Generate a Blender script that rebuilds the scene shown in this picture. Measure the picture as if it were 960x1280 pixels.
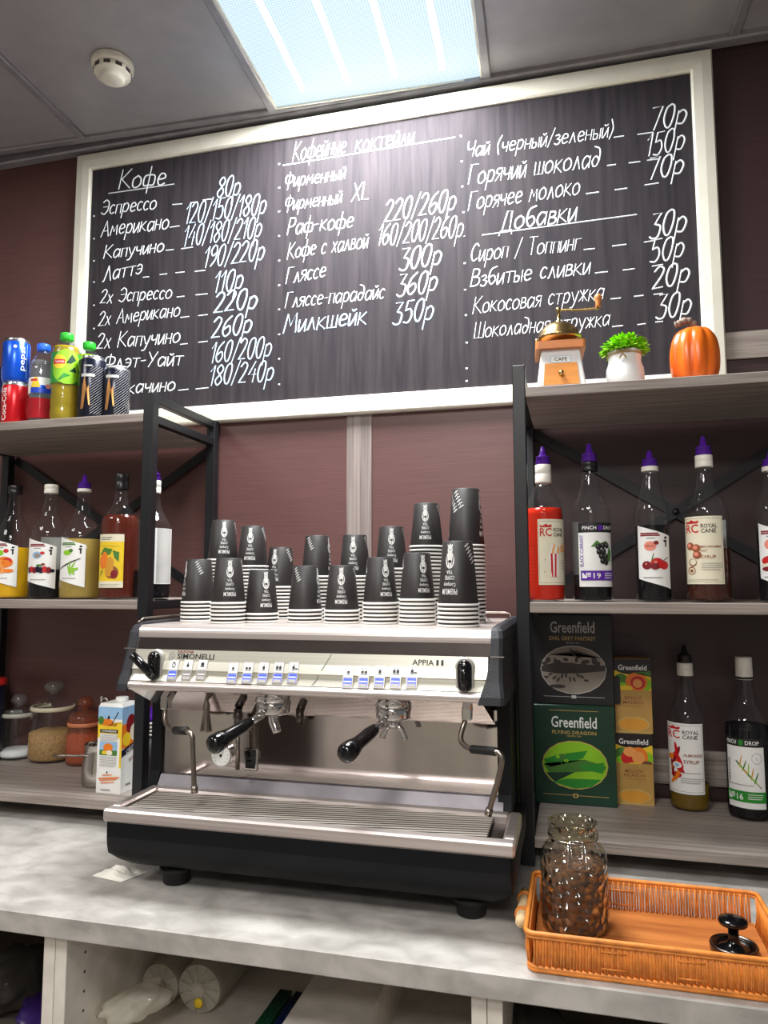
import bpy, math, random
from mathutils import Vector, Matrix
random.seed(7)
for o in list(bpy.data.objects): bpy.data.objects.remove(o, do_unlink=True)
sc = bpy.context.scene
COL = sc.collection
PI = math.pi
# ------------------------------------------------------------------ camera, world, lights, exposure
F_PX = 912.6944                                  # focal length in pixels of the 960 px wide frame
CAM = Vector((.7934, -1.8446, 1.4486))
YAW, PITCH, ROLL = .2525, .0964, -.0014
def cam_axes():
    cy, sy = math.cos(YAW), math.sin(YAW)
    f = Vector((-sy*math.cos(PITCH), cy*math.cos(PITCH), math.sin(PITCH)))
    r = Vector((cy, sy, 0)); u = r.cross(f)
    cr, sr = math.cos(ROLL), math.sin(ROLL)
    return r*cr+u*sr, u*cr-r*sr, f
AX, AY, AF = cam_axes()
cd = bpy.data.cameras.new('camera'); cam = bpy.data.objects.new('camera', cd); COL.objects.link(cam)
cd.sensor_fit = 'HORIZONTAL'; cd.sensor_width = 36; cd.lens = F_PX*36/960; cd.clip_start = .02
m = Matrix((AX, AY, -AF)).transposed().to_4x4(); m.translation = CAM; cam.matrix_world = m
sc.camera = cam
w = bpy.data.worlds.new('world'); sc.world = w; w.use_nodes = True
w.node_tree.nodes['Background'].inputs[0].default_value = (.93, .95, 1, 1)
w.node_tree.nodes['Background'].inputs[1].default_value = .12
def area(name, loc, size, energy, rot=(0,0,0), col=(1,.98,.95)):
    l = bpy.data.lights.new(name, 'AREA'); l.shape = 'SQUARE'; l.size = size; l.energy = energy; l.color = col
    o = bpy.data.objects.new(name, l); COL.objects.link(o); o.location = loc; o.rotation_euler = rot
    return o
# the other ceiling lights of the room, in the same 0.6 m grid, behind the photographer
area('room_lamp', (.3, -2.2, 2.74), .56, 29)
area('room_lamp', (.9, -3.4, 2.74), .56, 22)
area('room_lamp', (-1.1, -1.6, 2.74), .56, 13)
sc.view_settings.view_transform = 'Standard'; sc.view_settings.look = 'None'
sc.view_settings.gamma = 1; sc.view_settings.use_curve_mapping = False
sc.view_settings.exposure = .45
# ------------------------------------------------------------------ helpers
def at(px, py, x=None, y=None, z=None):
    """where the sight line through a point of the photograph meets a plane of the room"""
    d = AX*((px-480)/F_PX) - AY*((py-640)/F_PX) + AF
    if x is not None: t = (x-CAM.x)/d.x
    elif y is not None: t = (y-CAM.y)/d.y
    else: t = (z-CAM.z)/d.z
    return CAM+d*t
def lin(c):
    c = c/255
    return c/12.92 if c <= .04045 else ((c+.055)/1.055)**2.4
def rgb(c): return tuple(lin(v) for v in c)+(1,)
MATS = {}
def M(name, c, rough=.5, metal=0, var=.07, scale=(18,18,18), bump=0, bscale=None, emit=0, spec=.5, aniso=None, sub=None):
    m = bpy.data.materials.new(name); m.use_nodes = True; nt = m.node_tree; n = nt.nodes; l = nt.links
    b = n['Principled BSDF']
    b.inputs['Roughness'].default_value = rough; b.inputs['Metallic'].default_value = metal
    b.inputs['Specular IOR Level'].default_value = spec
    tc = n.new('ShaderNodeTexCoord'); mp = n.new('ShaderNodeMapping'); mp.inputs['Scale'].default_value = scale
    nz = n.new('ShaderNodeTexNoise'); nz.inputs['Scale'].default_value = 1; nz.inputs['Detail'].default_value = 5
    l.new(tc.outputs['Object'], mp.inputs[0]); l.new(mp.outputs[0], nz.inputs['Vector'])
    rp = n.new('ShaderNodeValToRGB'); rp.color_ramp.elements[0].position = .3; rp.color_ramp.elements[1].position = .7
    a = rgb(c)
    rp.color_ramp.elements[0].color = tuple(max(0, v*(1-2*var)) for v in a[:3])+(1,)
    rp.color_ramp.elements[1].color = tuple(min(1, v*(1+2*var)) for v in a[:3])+(1,)
    l.new(nz.outputs['Fac'], rp.inputs[0]); l.new(rp.outputs[0], b.inputs['Base Color'])
    if bump:
        bp = n.new('ShaderNodeBump'); bp.inputs['Strength'].default_value = bump; bp.inputs['Distance'].default_value = .002
        src = nz
        if bscale:
            mp2 = n.new('ShaderNodeMapping'); mp2.inputs['Scale'].default_value = bscale
            src = n.new('ShaderNodeTexNoise'); src.inputs['Scale'].default_value = 1
            l.new(tc.outputs['Object'], mp2.inputs[0]); l.new(mp2.outputs[0], src.inputs['Vector'])
        l.new(src.outputs['Fac'], bp.inputs['Height']); l.new(bp.outputs[0], b.inputs['Normal'])
    if emit:
        b.inputs['Emission Color'].default_value = a; b.inputs['Emission Strength'].default_value = emit
    MATS[name] = m
    return m
def two_tone(name, c1, c2, build, rough=.5, metal=0, spec=.5):
    """a principled material whose colour mixes two tones by a factor socket made by build(nodes, links)"""
    m = M(name, c1, rough, metal, spec=spec); nt = m.node_tree; n = nt.nodes; l = nt.links
    mx = n.new('ShaderNodeMix'); mx.data_type = 'RGBA'
    mx.inputs[6].default_value = rgb(c1); mx.inputs[7].default_value = rgb(c2)
    l.new(build(n, l), mx.inputs[0]); l.new(mx.outputs[2], n['Principled BSDF'].inputs['Base Color'])
    return m
def see_through(name, c, clear=.7, rough=.05, gloss=1.0, body=None, fres=1.45):
    """glass, plastic film and liquids: a clear share, a tinted body share and a fresnel gloss"""
    m = bpy.data.materials.new(name); m.use_nodes = True; nt = m.node_tree; n = nt.nodes; l = nt.links
    n.remove(n['Principled BSDF']); out = n['Material Output']
    t = n.new('ShaderNodeBsdfTransparent'); t.inputs[0].default_value = rgb(c)
    d = n.new('ShaderNodeBsdfDiffuse'); d.inputs[0].default_value = rgb(body or c)
    nz = n.new('ShaderNodeTexNoise'); nz.inputs['Scale'].default_value = 40
    tc = n.new('ShaderNodeTexCoord'); l.new(tc.outputs['Object'], nz.inputs['Vector'])
    mr = n.new('ShaderNodeMapRange'); mr.inputs[3].default_value = max(0, (1-clear)*.8); mr.inputs[4].default_value = min(1, (1-clear)*1.2)
    l.new(nz.outputs['Fac'], mr.inputs[0])
    a = n.new('ShaderNodeMixShader'); l.new(mr.outputs[0], a.inputs[0]); l.new(t.outputs[0], a.inputs[1]); l.new(d.outputs[0], a.inputs[2])
    g = n.new('ShaderNodeBsdfGlossy'); g.inputs['Roughness'].default_value = rough
    fr = n.new('ShaderNodeFresnel'); fr.inputs[0].default_value = fres
    mu = n.new('ShaderNodeMath'); mu.operation = 'MULTIPLY'; mu.inputs[1].default_value = gloss; l.new(fr.outputs[0], mu.inputs[0])
    ge = n.new('ShaderNodeNewGeometry'); fm = n.new('ShaderNodeMath'); fm.operation = 'SUBTRACT'; fm.inputs[0].default_value = 1; l.new(ge.outputs['Backfacing'], fm.inputs[1])
    mb_ = n.new('ShaderNodeMath'); mb_.operation = 'MULTIPLY'; l.new(mu.outputs[0], mb_.inputs[0]); l.new(fm.outputs[0], mb_.inputs[1])
    b = n.new('ShaderNodeMixShader'); l.new(mb_.outputs[0], b.inputs[0]); l.new(a.outputs[0], b.inputs[1]); l.new(g.outputs[0], b.inputs[2])
    l.new(b.outputs[0], out.inputs[0]); MATS[name] = m
    return m
def tex(n, l, kind, scale, **kw):
    tc = n.new('ShaderNodeTexCoord'); mp = n.new('ShaderNodeMapping'); mp.inputs['Scale'].default_value = scale
    if 'rot' in kw: mp.inputs['Rotation'].default_value = kw['rot']
    l.new(tc.outputs['Object'], mp.inputs[0])
    t = n.new(kind); l.new(mp.outputs[0], t.inputs['Vector'])
    if 'Scale' in t.inputs: t.inputs['Scale'].default_value = 1
    for k, v in kw.items():
        if k in ('detail',): t.inputs['Detail'].default_value = v
        if k == 'dist': t.inputs['Distortion'].default_value = v
    return t
def ramp(n, l, src, a, b):
    mr = n.new('ShaderNodeMapRange'); mr.inputs[1].default_value = a; mr.inputs[2].default_value = b; mr.clamp = True
    l.new(src, mr.inputs[0]); return mr.outputs[0]
# textured ones
def wood_fac(scale):
    def f(n, l):
        t = tex(n, l, 'ShaderNodeTexNoise', scale, detail=8, dist=.4)
        return ramp(n, l, t.outputs['Fac'], .32, .68)
    return f
two_tone('grey_oak', (122,111,104), (166,155,146), wood_fac((4,90,160)), .5)
two_tone('grey_oak_upright', (108,96,93), (150,138,132), wood_fac((120,60,3)), .55)
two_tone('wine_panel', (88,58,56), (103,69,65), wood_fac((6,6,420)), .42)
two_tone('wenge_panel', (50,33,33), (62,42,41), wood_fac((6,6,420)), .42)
two_tone('concrete', (150,146,140), (188,184,178), wood_fac((16,22,22)), .38)
two_tone('tray_wood', (150,84,38), (188,116,58), wood_fac((6,60,60)), .4)
two_tone('slate', (44,41,45), (60,55,58), wood_fac((60,3,4)), .68, spec=.09)
two_tone('prism_pattern', (10,10,10), (10,10,10), wood_fac((1,1,1)))
def grate_fac(n, l):
    t = tex(n, l, 'ShaderNodeTexWave', (10,30,1), rot=(0,0,1.2), dist=.6)
    return ramp(n, l, t.outputs['Fac'], .25, .55)
two_tone('perforated_steel', (60,54,50), (226,218,206), grate_fac, .4, .35)
def streak_fac(n, l):
    t = tex(n, l, 'ShaderNodeTexNoise', (2,60,200), detail=4)
    return ramp(n, l, t.outputs['Fac'], .3, .7)
two_tone('brushed_steel', (200,188,184), (228,218,212), streak_fac, .34, .72)
two_tone('panel_silver', (204,201,186), (222,219,204), streak_fac, .34, .55)
two_tone('carbon_stripes', (18,22,38), (150,160,180), lambda n, l: ramp(n, l, tex(n, l, 'ShaderNodeTexWave', (55,0,38), rot=(0,0,0)).outputs['Fac'], .72, .85), .25)
def hex_fac(n, l):
    t = tex(n, l, 'ShaderNodeTexVoronoi', (70,70,70)); return ramp(n, l, t.outputs['Distance'], .2, .6)
two_tone('ground_coffee', (46,30,20), (104,70,46), lambda n, l: ramp(n, l, tex(n, l, 'ShaderNodeTexNoise', (130,130,130), detail=6).outputs['Fac'], .38, .66), .8)
two_tone('brown_sugar', (150,112,66), (186,148,96), lambda n, l: ramp(n, l, tex(n, l, 'ShaderNodeTexNoise', (220,220,220)).outputs['Fac'], .35, .65), .9)
two_tone('pumpkin_orange', (214,84,14), (240,120,30), wood_fac((30,30,4)), .28)
# plain ones
M('mirror_steel', (202,194,192), .07, 1, .03, bump=.06, bscale=(3,3,9)); M('strip_steel', (112,108,112), .42, .5); M('chrome', (212,210,208), .09, 1, .02)
M('dull_steel', (150,140,130), .3, 1); M('steel_dark', (92,86,82), .3, 1)
M('black_plastic', (11,12,16), .48, spec=.22, bump=.05, bscale=(300,300,300)); M('black_gloss', (9,9,11), .12); M('black_grain', (38,39,44), .5, bump=.5, bscale=(700,700,700))
M('black_steel', (16,17,21), .42); M('rubber', (16,16,18), .6)
M('frame_cream', (232,228,212), .3, .15, .02); M('chalk', (226,230,234), .7, 0, .04, (60,60,60)); M('chalk_blue', (198,222,244), .7)
M('ceiling_grey', (166,163,165), .4, .2, .03); M('t_bar', (150,147,150), .4, .3); M('white_plastic', (232,226,210), .4)
M('floor_tile', (150,142,135), .5); M('room_paint', (172,166,162), .8); M('white_laminate', (220,213,202), .45); M('hole_dark', (40,34,30), .9)
M('cup_black', (38,34,33), .5, 0, .05); M('cup_white', (236,234,228), .5, 0, .03); M('print_white', (225,225,222), .6)
M('white', (240,240,236), .5, 0, .02); M('cream', (234,226,200), .5, 0, .03); M('ink', (28,26,28), .5); M('red', (204,30,34), .4); M('dark_red', (130,20,30), .4)
M('purple', (92,40,160), .3); M('deep_purple', (62,26,110), .4); M('green', (40,140,44), .4); M('lime', (140,200,30), .5); M('yellow', (244,204,40), .5); M('orange', (236,126,30), .45)
M('peach', (240,160,84), .5); M('pear', (214,150,50), .5); M('leaf', (70,124,44), .5); M('berry', (28,24,46), .3); M('grey_ink', (140,136,132), .6); M('skin_pink', (232,140,120), .5); M('blue', (22,66,190), .35); M('sky', (150,190,225), .5)
M('nut_brown', (150,84,48), .5); M('gold_paper', (186,146,76), .45); M('navy', (18,26,44), .35); M('dark_green', (14,58,40), .4); M('box_black', (24,23,27), .4); M('silver_ink', (190,188,184), .4); M('photo_grey', (150,140,128), .6); M('photo_dark', (60,52,48), .6); M('gold', (200,168,96), .35)
M('wicker', (214,128,48), .5, 0, .12, (60,60,60)); M('bamboo', (222,196,150), .5, 0, .1, (60,60,8)); M('copper_brown', (110,70,44), .5)
M('brass', (176,148,98), .25, 1); M('beech', (200,122,62), .4, 0, .1, (8,60,60)); M('drawer_orange', (216,140,62), .4, 0, .08, (8,60,60)); M('ceramic', (230,230,228), .25, 0, .02); M('twine', (182,150,104), .9)
M('moss', (150,214,22), .8, 0, .25, (90,90,90)); M('stem_brown', (136,118,104), .8, 0, .2, (90,90,90)); M('sugar', (240,240,240), .9, 0, .05, (300,300,300)); M('cocoa', (196,140,110), .9, 0, .08, (200,200,200))
M('paper', (238,234,222), .8, 0, .03, bump=.5, bscale=(60,60,60)); M('can_silver', (190,192,198), .25, 1); M('can_blue', (22,84,206), .22, .3, .03); M('can_red', (212,24,34), .22, .3, .03); M('can_black', (20,24,40), .22, .3, .03); M('copper', (196,140,84), .3, .8)
M('cap_white', (236,232,220), .4); M('cap_black', (22,20,22), .35); M('cap_green', (44,180,50), .35); M('cap_blue', (40,104,220), .35); M('lid_red', (220,40,40), .35)
M('led_blue', (70,90,220), .3, emit=.6); M('button_silver', (190,186,178), .35, .4)
see_through('glass', (246,248,248), .992, .03, 1.0); see_through('glass_knob', (238,240,240), .93, .03, 1.6, (225,228,226), 1.6); see_through('pet', (240,244,246), .985, .06, 1.0); see_through('film', (236,233,224), .55, .15, .7, (226,220,206))
see_through('film_grey', (170,165,160), .55, .15, .6, (92,88,84)); see_through('liq_red', (214,30,12), .25, .1, .4, (226,46,18)); see_through('liq_orange', (250,190,20), .12, .1, .4, (246,188,20)); see_through('liq_dark', (30,14,20), .03, .1, .08, (10,6,10)); see_through('liq_pale', (222,196,110), .45, .1, .4, (214,184,92)); see_through('liq_amber', (150,50,12), .4, .1, .4, (112,36,12)); see_through('liq_brown', (160,66,24), .45, .1, .4, (92,42,22)); see_through('liq_olive', (190,150,30), .5, .1, .4, (150,116,24)); see_through('liq_tea', (170,200,20), .35, .1, .4, (150,190,24)); see_through('liq_tea_low', (206,176,30), .4, .1, .4, (196,168,30)); see_through('liq_water', (230,236,240), .9, .05, .4); see_through('liq_pinkish', (206,60,70), .45, .1, .4, (206,52,60)); see_through('back_label', (214,208,204), .12, .4, .2, (200,192,190)); see_through('pourer_purple', (104,50,180), .25, .12, .8, (88,36,156)); see_through('pink_glass', (226,178,156), .82, .05, 1.2, (200,130,100))
see_through('honey_glass', (232,228,214), .985, .05, 2.0)
for nm in ('honey_glass',):      # pressed comb pattern on the jar
    nt = MATS[nm].node_tree; n = nt.nodes; l = nt.links
    v = tex(n, l, 'ShaderNodeTexVoronoi', (75,75,75)); bp = n.new('ShaderNodeBump'); bp.inputs['Strength'].default_value = .9; bp.inputs['Distance'].default_value = .012
    l.new(v.outputs['Distance'], bp.inputs['Height'])
    for q in n:
        if q.type in ('BSDF_GLOSSY', 'FRESNEL', 'BSDF_DIFFUSE'): l.new(bp.outputs[0], q.inputs['Normal'])

def prism_material():
    m = MATS['prism_pattern']; nt = m.node_tree; n = nt.nodes; l = nt.links; b = n['Principled BSDF']
    t = tex(n, l, 'ShaderNodeTexChecker', (1,1,1), rot=(0,0,PI/4)); t.inputs['Scale'].default_value = 210
    t.inputs['Color1'].default_value = rgb((222,240,248)); t.inputs['Color2'].default_value = rgb((186,214,230))
    l.new(t.outputs['Color'], b.inputs['Emission Color']); b.inputs['Emission Strength'].default_value = .84
prism_material()
M('tube_glow', (255,255,252), .5, emit=1.6)

def catmull(p, k=5):
    if len(p) < 3: return p
    q = [p[0]]+list(p)+[p[-1]]; out = []
    for i in range(1, len(q)-2):
        a, b, c, d = [Vector(v) for v in q[i-1:i+3]]
        for s in range(k):
            t = s/k
            out.append(.5*((2*b)+(c-a)*t+(2*a-5*b+4*c-d)*t*t+(3*b-a-3*c+d)*t**3))
    out.append(Vector(p[-1])); return out

class MB:
    """collects shapes in room coordinates, builds ONE mesh object"""
    def __init__(s): s.v = []; s.f = []; s.m = []; s.s = []; s.T = None
    def add(s, vs, fs, mat, smooth=False):
        b = len(s.v)
        s.v += [Vector(v) if s.T is None else s.T @ Vector(v) for v in vs]
        for f in fs: s.f.append([b+i for i in f]); s.m.append(mat); s.s.append(smooth)
        return s
    def box(s, x0, y0, z0, x1, y1, z1, mat, bev=0):
        if bev <= 0:
            vs = [(x,y,z) for x in (x0,x1) for y in (y0,y1) for z in (z0,z1)]
            return s.add(vs, [(0,1,3,2),(4,6,7,5),(0,4,5,1),(2,3,7,6),(0,2,6,4),(1,5,7,3)], mat)
        b = min(bev, (x1-x0)/2.01, (y1-y0)/2.01, (z1-z0)/2.01)
        # chamfered box
        vs = []; idx = {}
        lo = (x0,y0,z0); hi = (x1,y1,z1)
        for cx in (0,1):
            for cy in (0,1):
                for cz in (0,1):
                    c = (cx,cy,cz)
                    for ax in range(3):
                        p = []
                        for k in range(3):
                            e = hi[k] if c[k] else lo[k]
                            p.append(e if k == ax else (e-b if c[k] else e+b))
                        idx[c,ax] = len(vs); vs.append(p)
        fs = []
        for ax in range(3):
            o1, o2 = (ax+1)%3, (ax+2)%3
            for side in (0,1):
                q = []
                for a, bb in ((0,0),(1,0),(1,1),(0,1)):
                    c = [0,0,0]; c[ax] = side; c[o1] = a; c[o2] = bb; q.append(idx[tuple(c),ax])
                fs.append(q if side else q[::-1])
        for ax in range(3):
            o1, o2 = (ax+1)%3, (ax+2)%3
            for a in (0,1):
                for bb in (0,1):
                    c0 = [0,0,0]; c0[o1] = a; c0[o2] = bb; c1 = list(c0); c1[ax] = 1
                    q = [idx[tuple(c0),o1], idx[tuple(c1),o1], idx[tuple(c1),o2], idx[tuple(c0),o2]]
                    fs.append(q if (a != bb) else q[::-1])
        for cx in (0,1):
            for cy in (0,1):
                for cz in (0,1):
                    c = (cx,cy,cz); q = [idx[c,0], idx[c,1], idx[c,2]]
                    fs.append(q if (cx+cy+cz)%2 == 1 else q[::-1])
        return s.add(vs, fs, mat)
    def lathe(s, prof, mat, c=(0,0,0), seg=32, smooth=True, sx=1, sy=1, rz=0):
        vs = []; fs = []; n = len(prof)
        for k in range(seg):
            a = 2*PI*k/seg+rz
            for r, z in prof: vs.append((c[0]+r*math.cos(a)*sx, c[1]+r*math.sin(a)*sy, c[2]+z))
        for k in range(seg):
            for i in range(n-1):
                a, b = k*n+i, ((k+1)%seg)*n+i
                if prof[i][0] == 0 and prof[i+1][0] == 0: continue
                if prof[i][0] == 0: fs.append((a, b+1, a+1))
                elif prof[i+1][0] == 0: fs.append((a, b, a+1))
                else: fs.append((a, b, b+1, a+1))
        return s.add(vs, fs, mat, smooth)
    def tube(s, pts, r, mat, seg=10, smooth=True, k=0, cap=True, closed=False):
        pts = [Vector(p) for p in pts]
        if k: pts = catmull(pts, k)
        n = len(pts); rr = r if callable(r) else (lambda t: r)
        d0 = (pts[1]-pts[0]).normalized(); up = Vector((0,0,1)) if abs(d0.z) < .9 else Vector((1,0,0))
        u = d0.cross(up).normalized(); vs = []; fs = []
        for i, p in enumerate(pts):
            if closed: d = pts[(i+1)%n]-pts[i-1]
            else: d = pts[min(i+1,n-1)]-pts[max(i-1,0)]
            d.normalize(); u = (u-d*u.dot(d)).normalized(); w_ = d.cross(u)
            q = rr(i/(n-1))
            for j in range(seg):
                a = 2*PI*j/seg; vs.append(p+u*math.cos(a)*q+w_*math.sin(a)*q)
        for i in range(n if closed else n-1):
            i2 = (i+1) % n
            for j in range(seg):
                fs.append((i*seg+j, i*seg+(j+1)%seg, i2*seg+(j+1)%seg, i2*seg+j))
        if cap and not closed: fs += [tuple(range(seg))[::-1], tuple((n-1)*seg+j for j in range(seg))]
        return s.add(vs, fs, mat, smooth)
    def prism(s, pts, ax, a, b, mat, smooth=False):
        """closed outline in the plane across axis ax ('x': (y,z), 'y': (x,z), 'z': (x,y)), from a to b"""
        def P(p, t): return {'x': (t,p[0],p[1]), 'y': (p[0],t,p[1]), 'z': (p[0],p[1],t)}[ax]
        n = len(pts); vs = [P(p,a) for p in pts]+[P(p,b) for p in pts]
        fs = [tuple(range(n))[::-1], tuple(range(n,2*n))]
        s.add(vs, fs, mat)
        return s.add(vs, [(i,(i+1)%n,n+(i+1)%n,n+i) for i in range(n)], mat, smooth)
    def loft(s, rings, mat, smooth=True, cap=True):
        n = len(rings[0]); vs = [p for r in rings for p in r]; fs = []
        for k in range(len(rings)-1):
            for i in range(n): fs.append((k*n+i, k*n+(i+1)%n, (k+1)*n+(i+1)%n, (k+1)*n+i))
        s.add(vs, fs, mat, smooth)
        if cap: s.add(rings[0], [tuple(range(n))[::-1]], mat); s.add(rings[-1], [tuple(range(n))], mat)
        return s
    def ball(s, c, r, mat, seg=16, rings=10, sc_=(1,1,1)):
        prof = [(0 if i in (0,rings) else r*math.sin(PI*i/rings), -r*math.cos(PI*i/rings)*sc_[2]) for i in range(rings+1)]
        return s.lathe(prof, mat, c, seg, True, sc_[0], sc_[1])
    def build(s, name, parent=None, loc=None):
        org = Vector(loc) if loc is not None else (WLOC[parent.name] if parent else Vector((0,0,0)))
        me = bpy.data.meshes.new(name); me.from_pydata([v-org for v in s.v], [], s.f)
        names = list(dict.fromkeys(s.m))
        for nm in names: me.materials.append(MATS[nm])
        me.polygons.foreach_set('material_index', [names.index(q) for q in s.m])
        me.polygons.foreach_set('use_smooth', s.s); me.validate(); me.update()
        o = bpy.data.objects.new(name, me); COL.objects.link(o)
        if parent: o.parent = parent; WLOC[o.name] = org
        else: o.location = org; WLOC[o.name] = org
        return o
WLOC = {}
def tag(o, label, cat, group=None, kind=None):
    o['label'] = label; o['category'] = cat
    if group: o['group'] = group
    if kind: o['kind'] = kind
    return o
def thing(name, label, cat, loc=(0,0,0), group=None):
    o = bpy.data.objects.new(name, None); COL.objects.link(o); o.empty_display_size = .05
    o.location = loc; WLOC[o.name] = Vector(loc); return tag(o, label, cat, group)
def struct(name, mb, label=None):
    o = mb.build(name); o['kind'] = 'structure'
    if label: o['label'] = label
    return o
def rect_round(w_, h_, r, k=6, cx=0, cy=0):
    out = []
    for qx, qy, a0 in ((w_/2-r, h_/2-r, 0), (-w_/2+r, h_/2-r, PI/2), (-w_/2+r, -h_/2+r, PI), (w_/2-r, -h_/2+r, 1.5*PI)):
        for i in range(k+1):
            a = a0+PI/2*i/k; out.append((cx+qx+r*math.cos(a), cy+qy+r*math.sin(a)))
    return out
# ---- flat artwork: printed shapes and letters that follow a surface
_TX = {}
def letters(t, bold=.012):
    """triangles of a printed word, scaled to a unit box"""
    if (t, bold) in _TX: return _TX[t, bold]
    cu = bpy.data.curves.new('lettering', 'FONT'); cu.body = t; cu.resolution_u = 2; cu.offset = bold
    o = bpy.data.objects.new('lettering', cu); COL.objects.link(o)
    bpy.context.view_layer.update()
    me = bpy.data.meshes.new_from_object(o.evaluated_get(bpy.context.evaluated_depsgraph_get()))
    me.calc_loop_triangles()
    vs = [(v.co.x, v.co.y) for v in me.vertices]; ts = [tuple(q.vertices) for q in me.loop_triangles]
    bpy.data.objects.remove(o, do_unlink=True); bpy.data.curves.remove(cu); bpy.data.meshes.remove(me)
    x0 = min(v[0] for v in vs); x1 = max(v[0] for v in vs); y0 = min(v[1] for v in vs); y1 = max(v[1] for v in vs)
    r = ([((v[0]-x0)/(x1-x0)-.5, (v[1]-y0)/(y1-y0)-.5) for v in vs], ts); _TX[t, bold] = r
    return r
def shape2d(it):
    k = it[0]
    if k == 'r': _, x0, y0, x1, y1, m_ = it; return [(x0,y0),(x1,y0),(x1,y1),(x0,y1)], [(0,1,2),(0,2,3)], m_
    if k == 'p': _, pts, m_ = it; return list(pts), [(0,i,i+1) for i in range(1,len(pts)-1)], m_
    if k == 'e':
        _, cx, cy, rx, ry, m_ = it[:6]; ro = it[6] if len(it) > 6 else 0
        pts = [(cx, cy)]
        for i in range(18):
            a = 2*PI*i/18; x, y = rx*math.cos(a), ry*math.sin(a)
            pts.append((cx+x*math.cos(ro)-y*math.sin(ro), cy+x*math.sin(ro)+y*math.cos(ro)))
        return pts, [(0,i,i%18+1) for i in range(1,19)], m_
    if k == 't':
        _, s, cx, cy, w_, h_, m_ = it[:7]; ro = it[7] if len(it) > 7 else 0
        vs, ts = letters(s); out = []
        for x, y in vs:
            x *= w_; y *= h_
            out.append((cx+x*math.cos(ro)-y*math.sin(ro), cy+x*math.sin(ro)+y*math.cos(ro)))
        return out, ts, m_
def artwork(mb, items, fn, step=.006, lift=.0002, w_=1, h_=1):
    """items in label units (0..1 by 0..1, or metres with w_=h_=1); fn(u, v, out) -> point on the surface"""
    for n, it in enumerate(items):
        pts, tris, m_ = shape2d(it); pts = [(x*w_, y*h_) for x, y in pts]; off = lift+n*.00006*lift/.0002
        vs = list(pts); done = []; todo = list(tris)
        while todo:
            t = todo.pop(); a, b, c = (vs[i] for i in t)
            L = [math.dist(a,b), math.dist(b,c), math.dist(c,a)]
            q = max(range(3), key=lambda i: L[i])
            if L[q] > step and len(vs) < 60000:
                i, j, k = t[q], t[(q+1)%3], t[(q+2)%3]; vs.append(((vs[i][0]+vs[j][0])/2, (vs[i][1]+vs[j][1])/2)); n_ = len(vs)-1
                todo += [(i,n_,k),(n_,j,k)]
            else: done.append(t)
        mb.add([fn(x, y, off) for x, y in vs], done, m_)
    return mb
def on_cylinder(c, R, face, z0, w_):
    """label coordinates onto an upright cylinder: u runs to the right seen from outside, centred on azimuth face"""
    def f(u, v, off):
        r = (R(v) if callable(R) else R)+off; a = face+(u-w_/2)/(R(0) if callable(R) else R)
        return (c[0]+r*math.cos(a), c[1]+r*math.sin(a), z0+v)
    return f
def on_plane(o, eu, ev):
    o = Vector(o); eu = Vector(eu).normalized(); ev = Vector(ev).normalized(); nn = eu.cross(ev)
    return lambda u, v, off: o+eu*u+ev*v+nn*off
def facing(p): return math.atan2(CAM.y-p[1], CAM.x-p[0])
# ------------------------------------------------------------------ room shell
CT, BENCH = .90, .957            # counter top, lower shelf top
S_MID, S_TOP = 1.409, 1.849
CEIL = 2.773
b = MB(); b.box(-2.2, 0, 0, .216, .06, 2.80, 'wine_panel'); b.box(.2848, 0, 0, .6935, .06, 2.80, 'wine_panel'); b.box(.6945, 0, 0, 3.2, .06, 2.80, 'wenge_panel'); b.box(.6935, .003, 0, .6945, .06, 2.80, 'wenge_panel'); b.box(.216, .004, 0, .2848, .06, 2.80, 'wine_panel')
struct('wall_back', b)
b = MB(); b.box(.216, -.004, .9, .2848, .003, 1.93, 'grey_oak_upright'); struct('trim_1', b)
b = MB(); b.box(1.10, -.008, 1.974, 3.0, -.0005, 2.039, 'grey_oak'); struct('trim_2', b)
b = MB(); b.box(.2855, -.008, .988, 3.0, -.0005, 1.065, 'grey_oak'); struct('trim_3', b)
b = MB(); b.box(-2.2, -4.2, -.05, 3.2, .06, 0, 'floor_tile'); struct('floor', b)
b = MB()
for k in range(9): b.box(-2.1+k*.58, -4.1395, .1, -2.1+k*.58+.50, -4.12, .86 if k%3 else 1.25, ('frame_cream','steel_dark','white_laminate','panel_silver')[k%4])
struct('reflection_panels', b, 'added panels low on the unseen far wall, for reflections in the steel')  # invented panels, added for what the mirror backsplash reflects
b = MB(); b.box(-2.2, -4.2, 0, 3.2, -4.14, 2.78, 'room_paint'); struct('wall_front', b)
b = MB(); b.box(-2.26, -4.2, 0, -2.2, .06, 2.78, 'room_paint'); struct('wall_left', b)
# ceiling of 0.6 m cassettes, turned a hair against the wall
GR = Matrix.Translation((0, -.04, 0)) @ Matrix.Rotation(math.radians(2.2), 4, 'Z')
b = MB(); b.T = GR
LX0, LX1, LY1 = .012, .600, -.012
for i in range(-4, 5):
    for j in range(0, 7):
        if i == 0 and j == 0: continue
        x0 = .006+i*.6; y1 = -.006-j*.6
        b.box(x0+.012, y1-.588+.006, CEIL+.004, x0+.588, y1-.006, CEIL+.02, 'ceiling_grey')
b.T = None; b.box(-2.2, -4.2, CEIL+.03, 3.2, .06, CEIL+.05, 'ceiling_grey')
struct('ceiling', b)
b = MB(); b.T = GR
for i in range(-4, 6): b.box(i*.6-.006, -4.0, CEIL-.006, i*.6+.018, .0, CEIL+.012, 't_bar', .003)
for j in range(0, 7): b.box(-2.2, -j*.6-.012, CEIL-.0055, 3.2, -j*.6+.012, CEIL+.0125, 't_bar', .003)
struct('trim_4', b, 'grey metal bars of the suspended ceiling grid')
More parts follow.
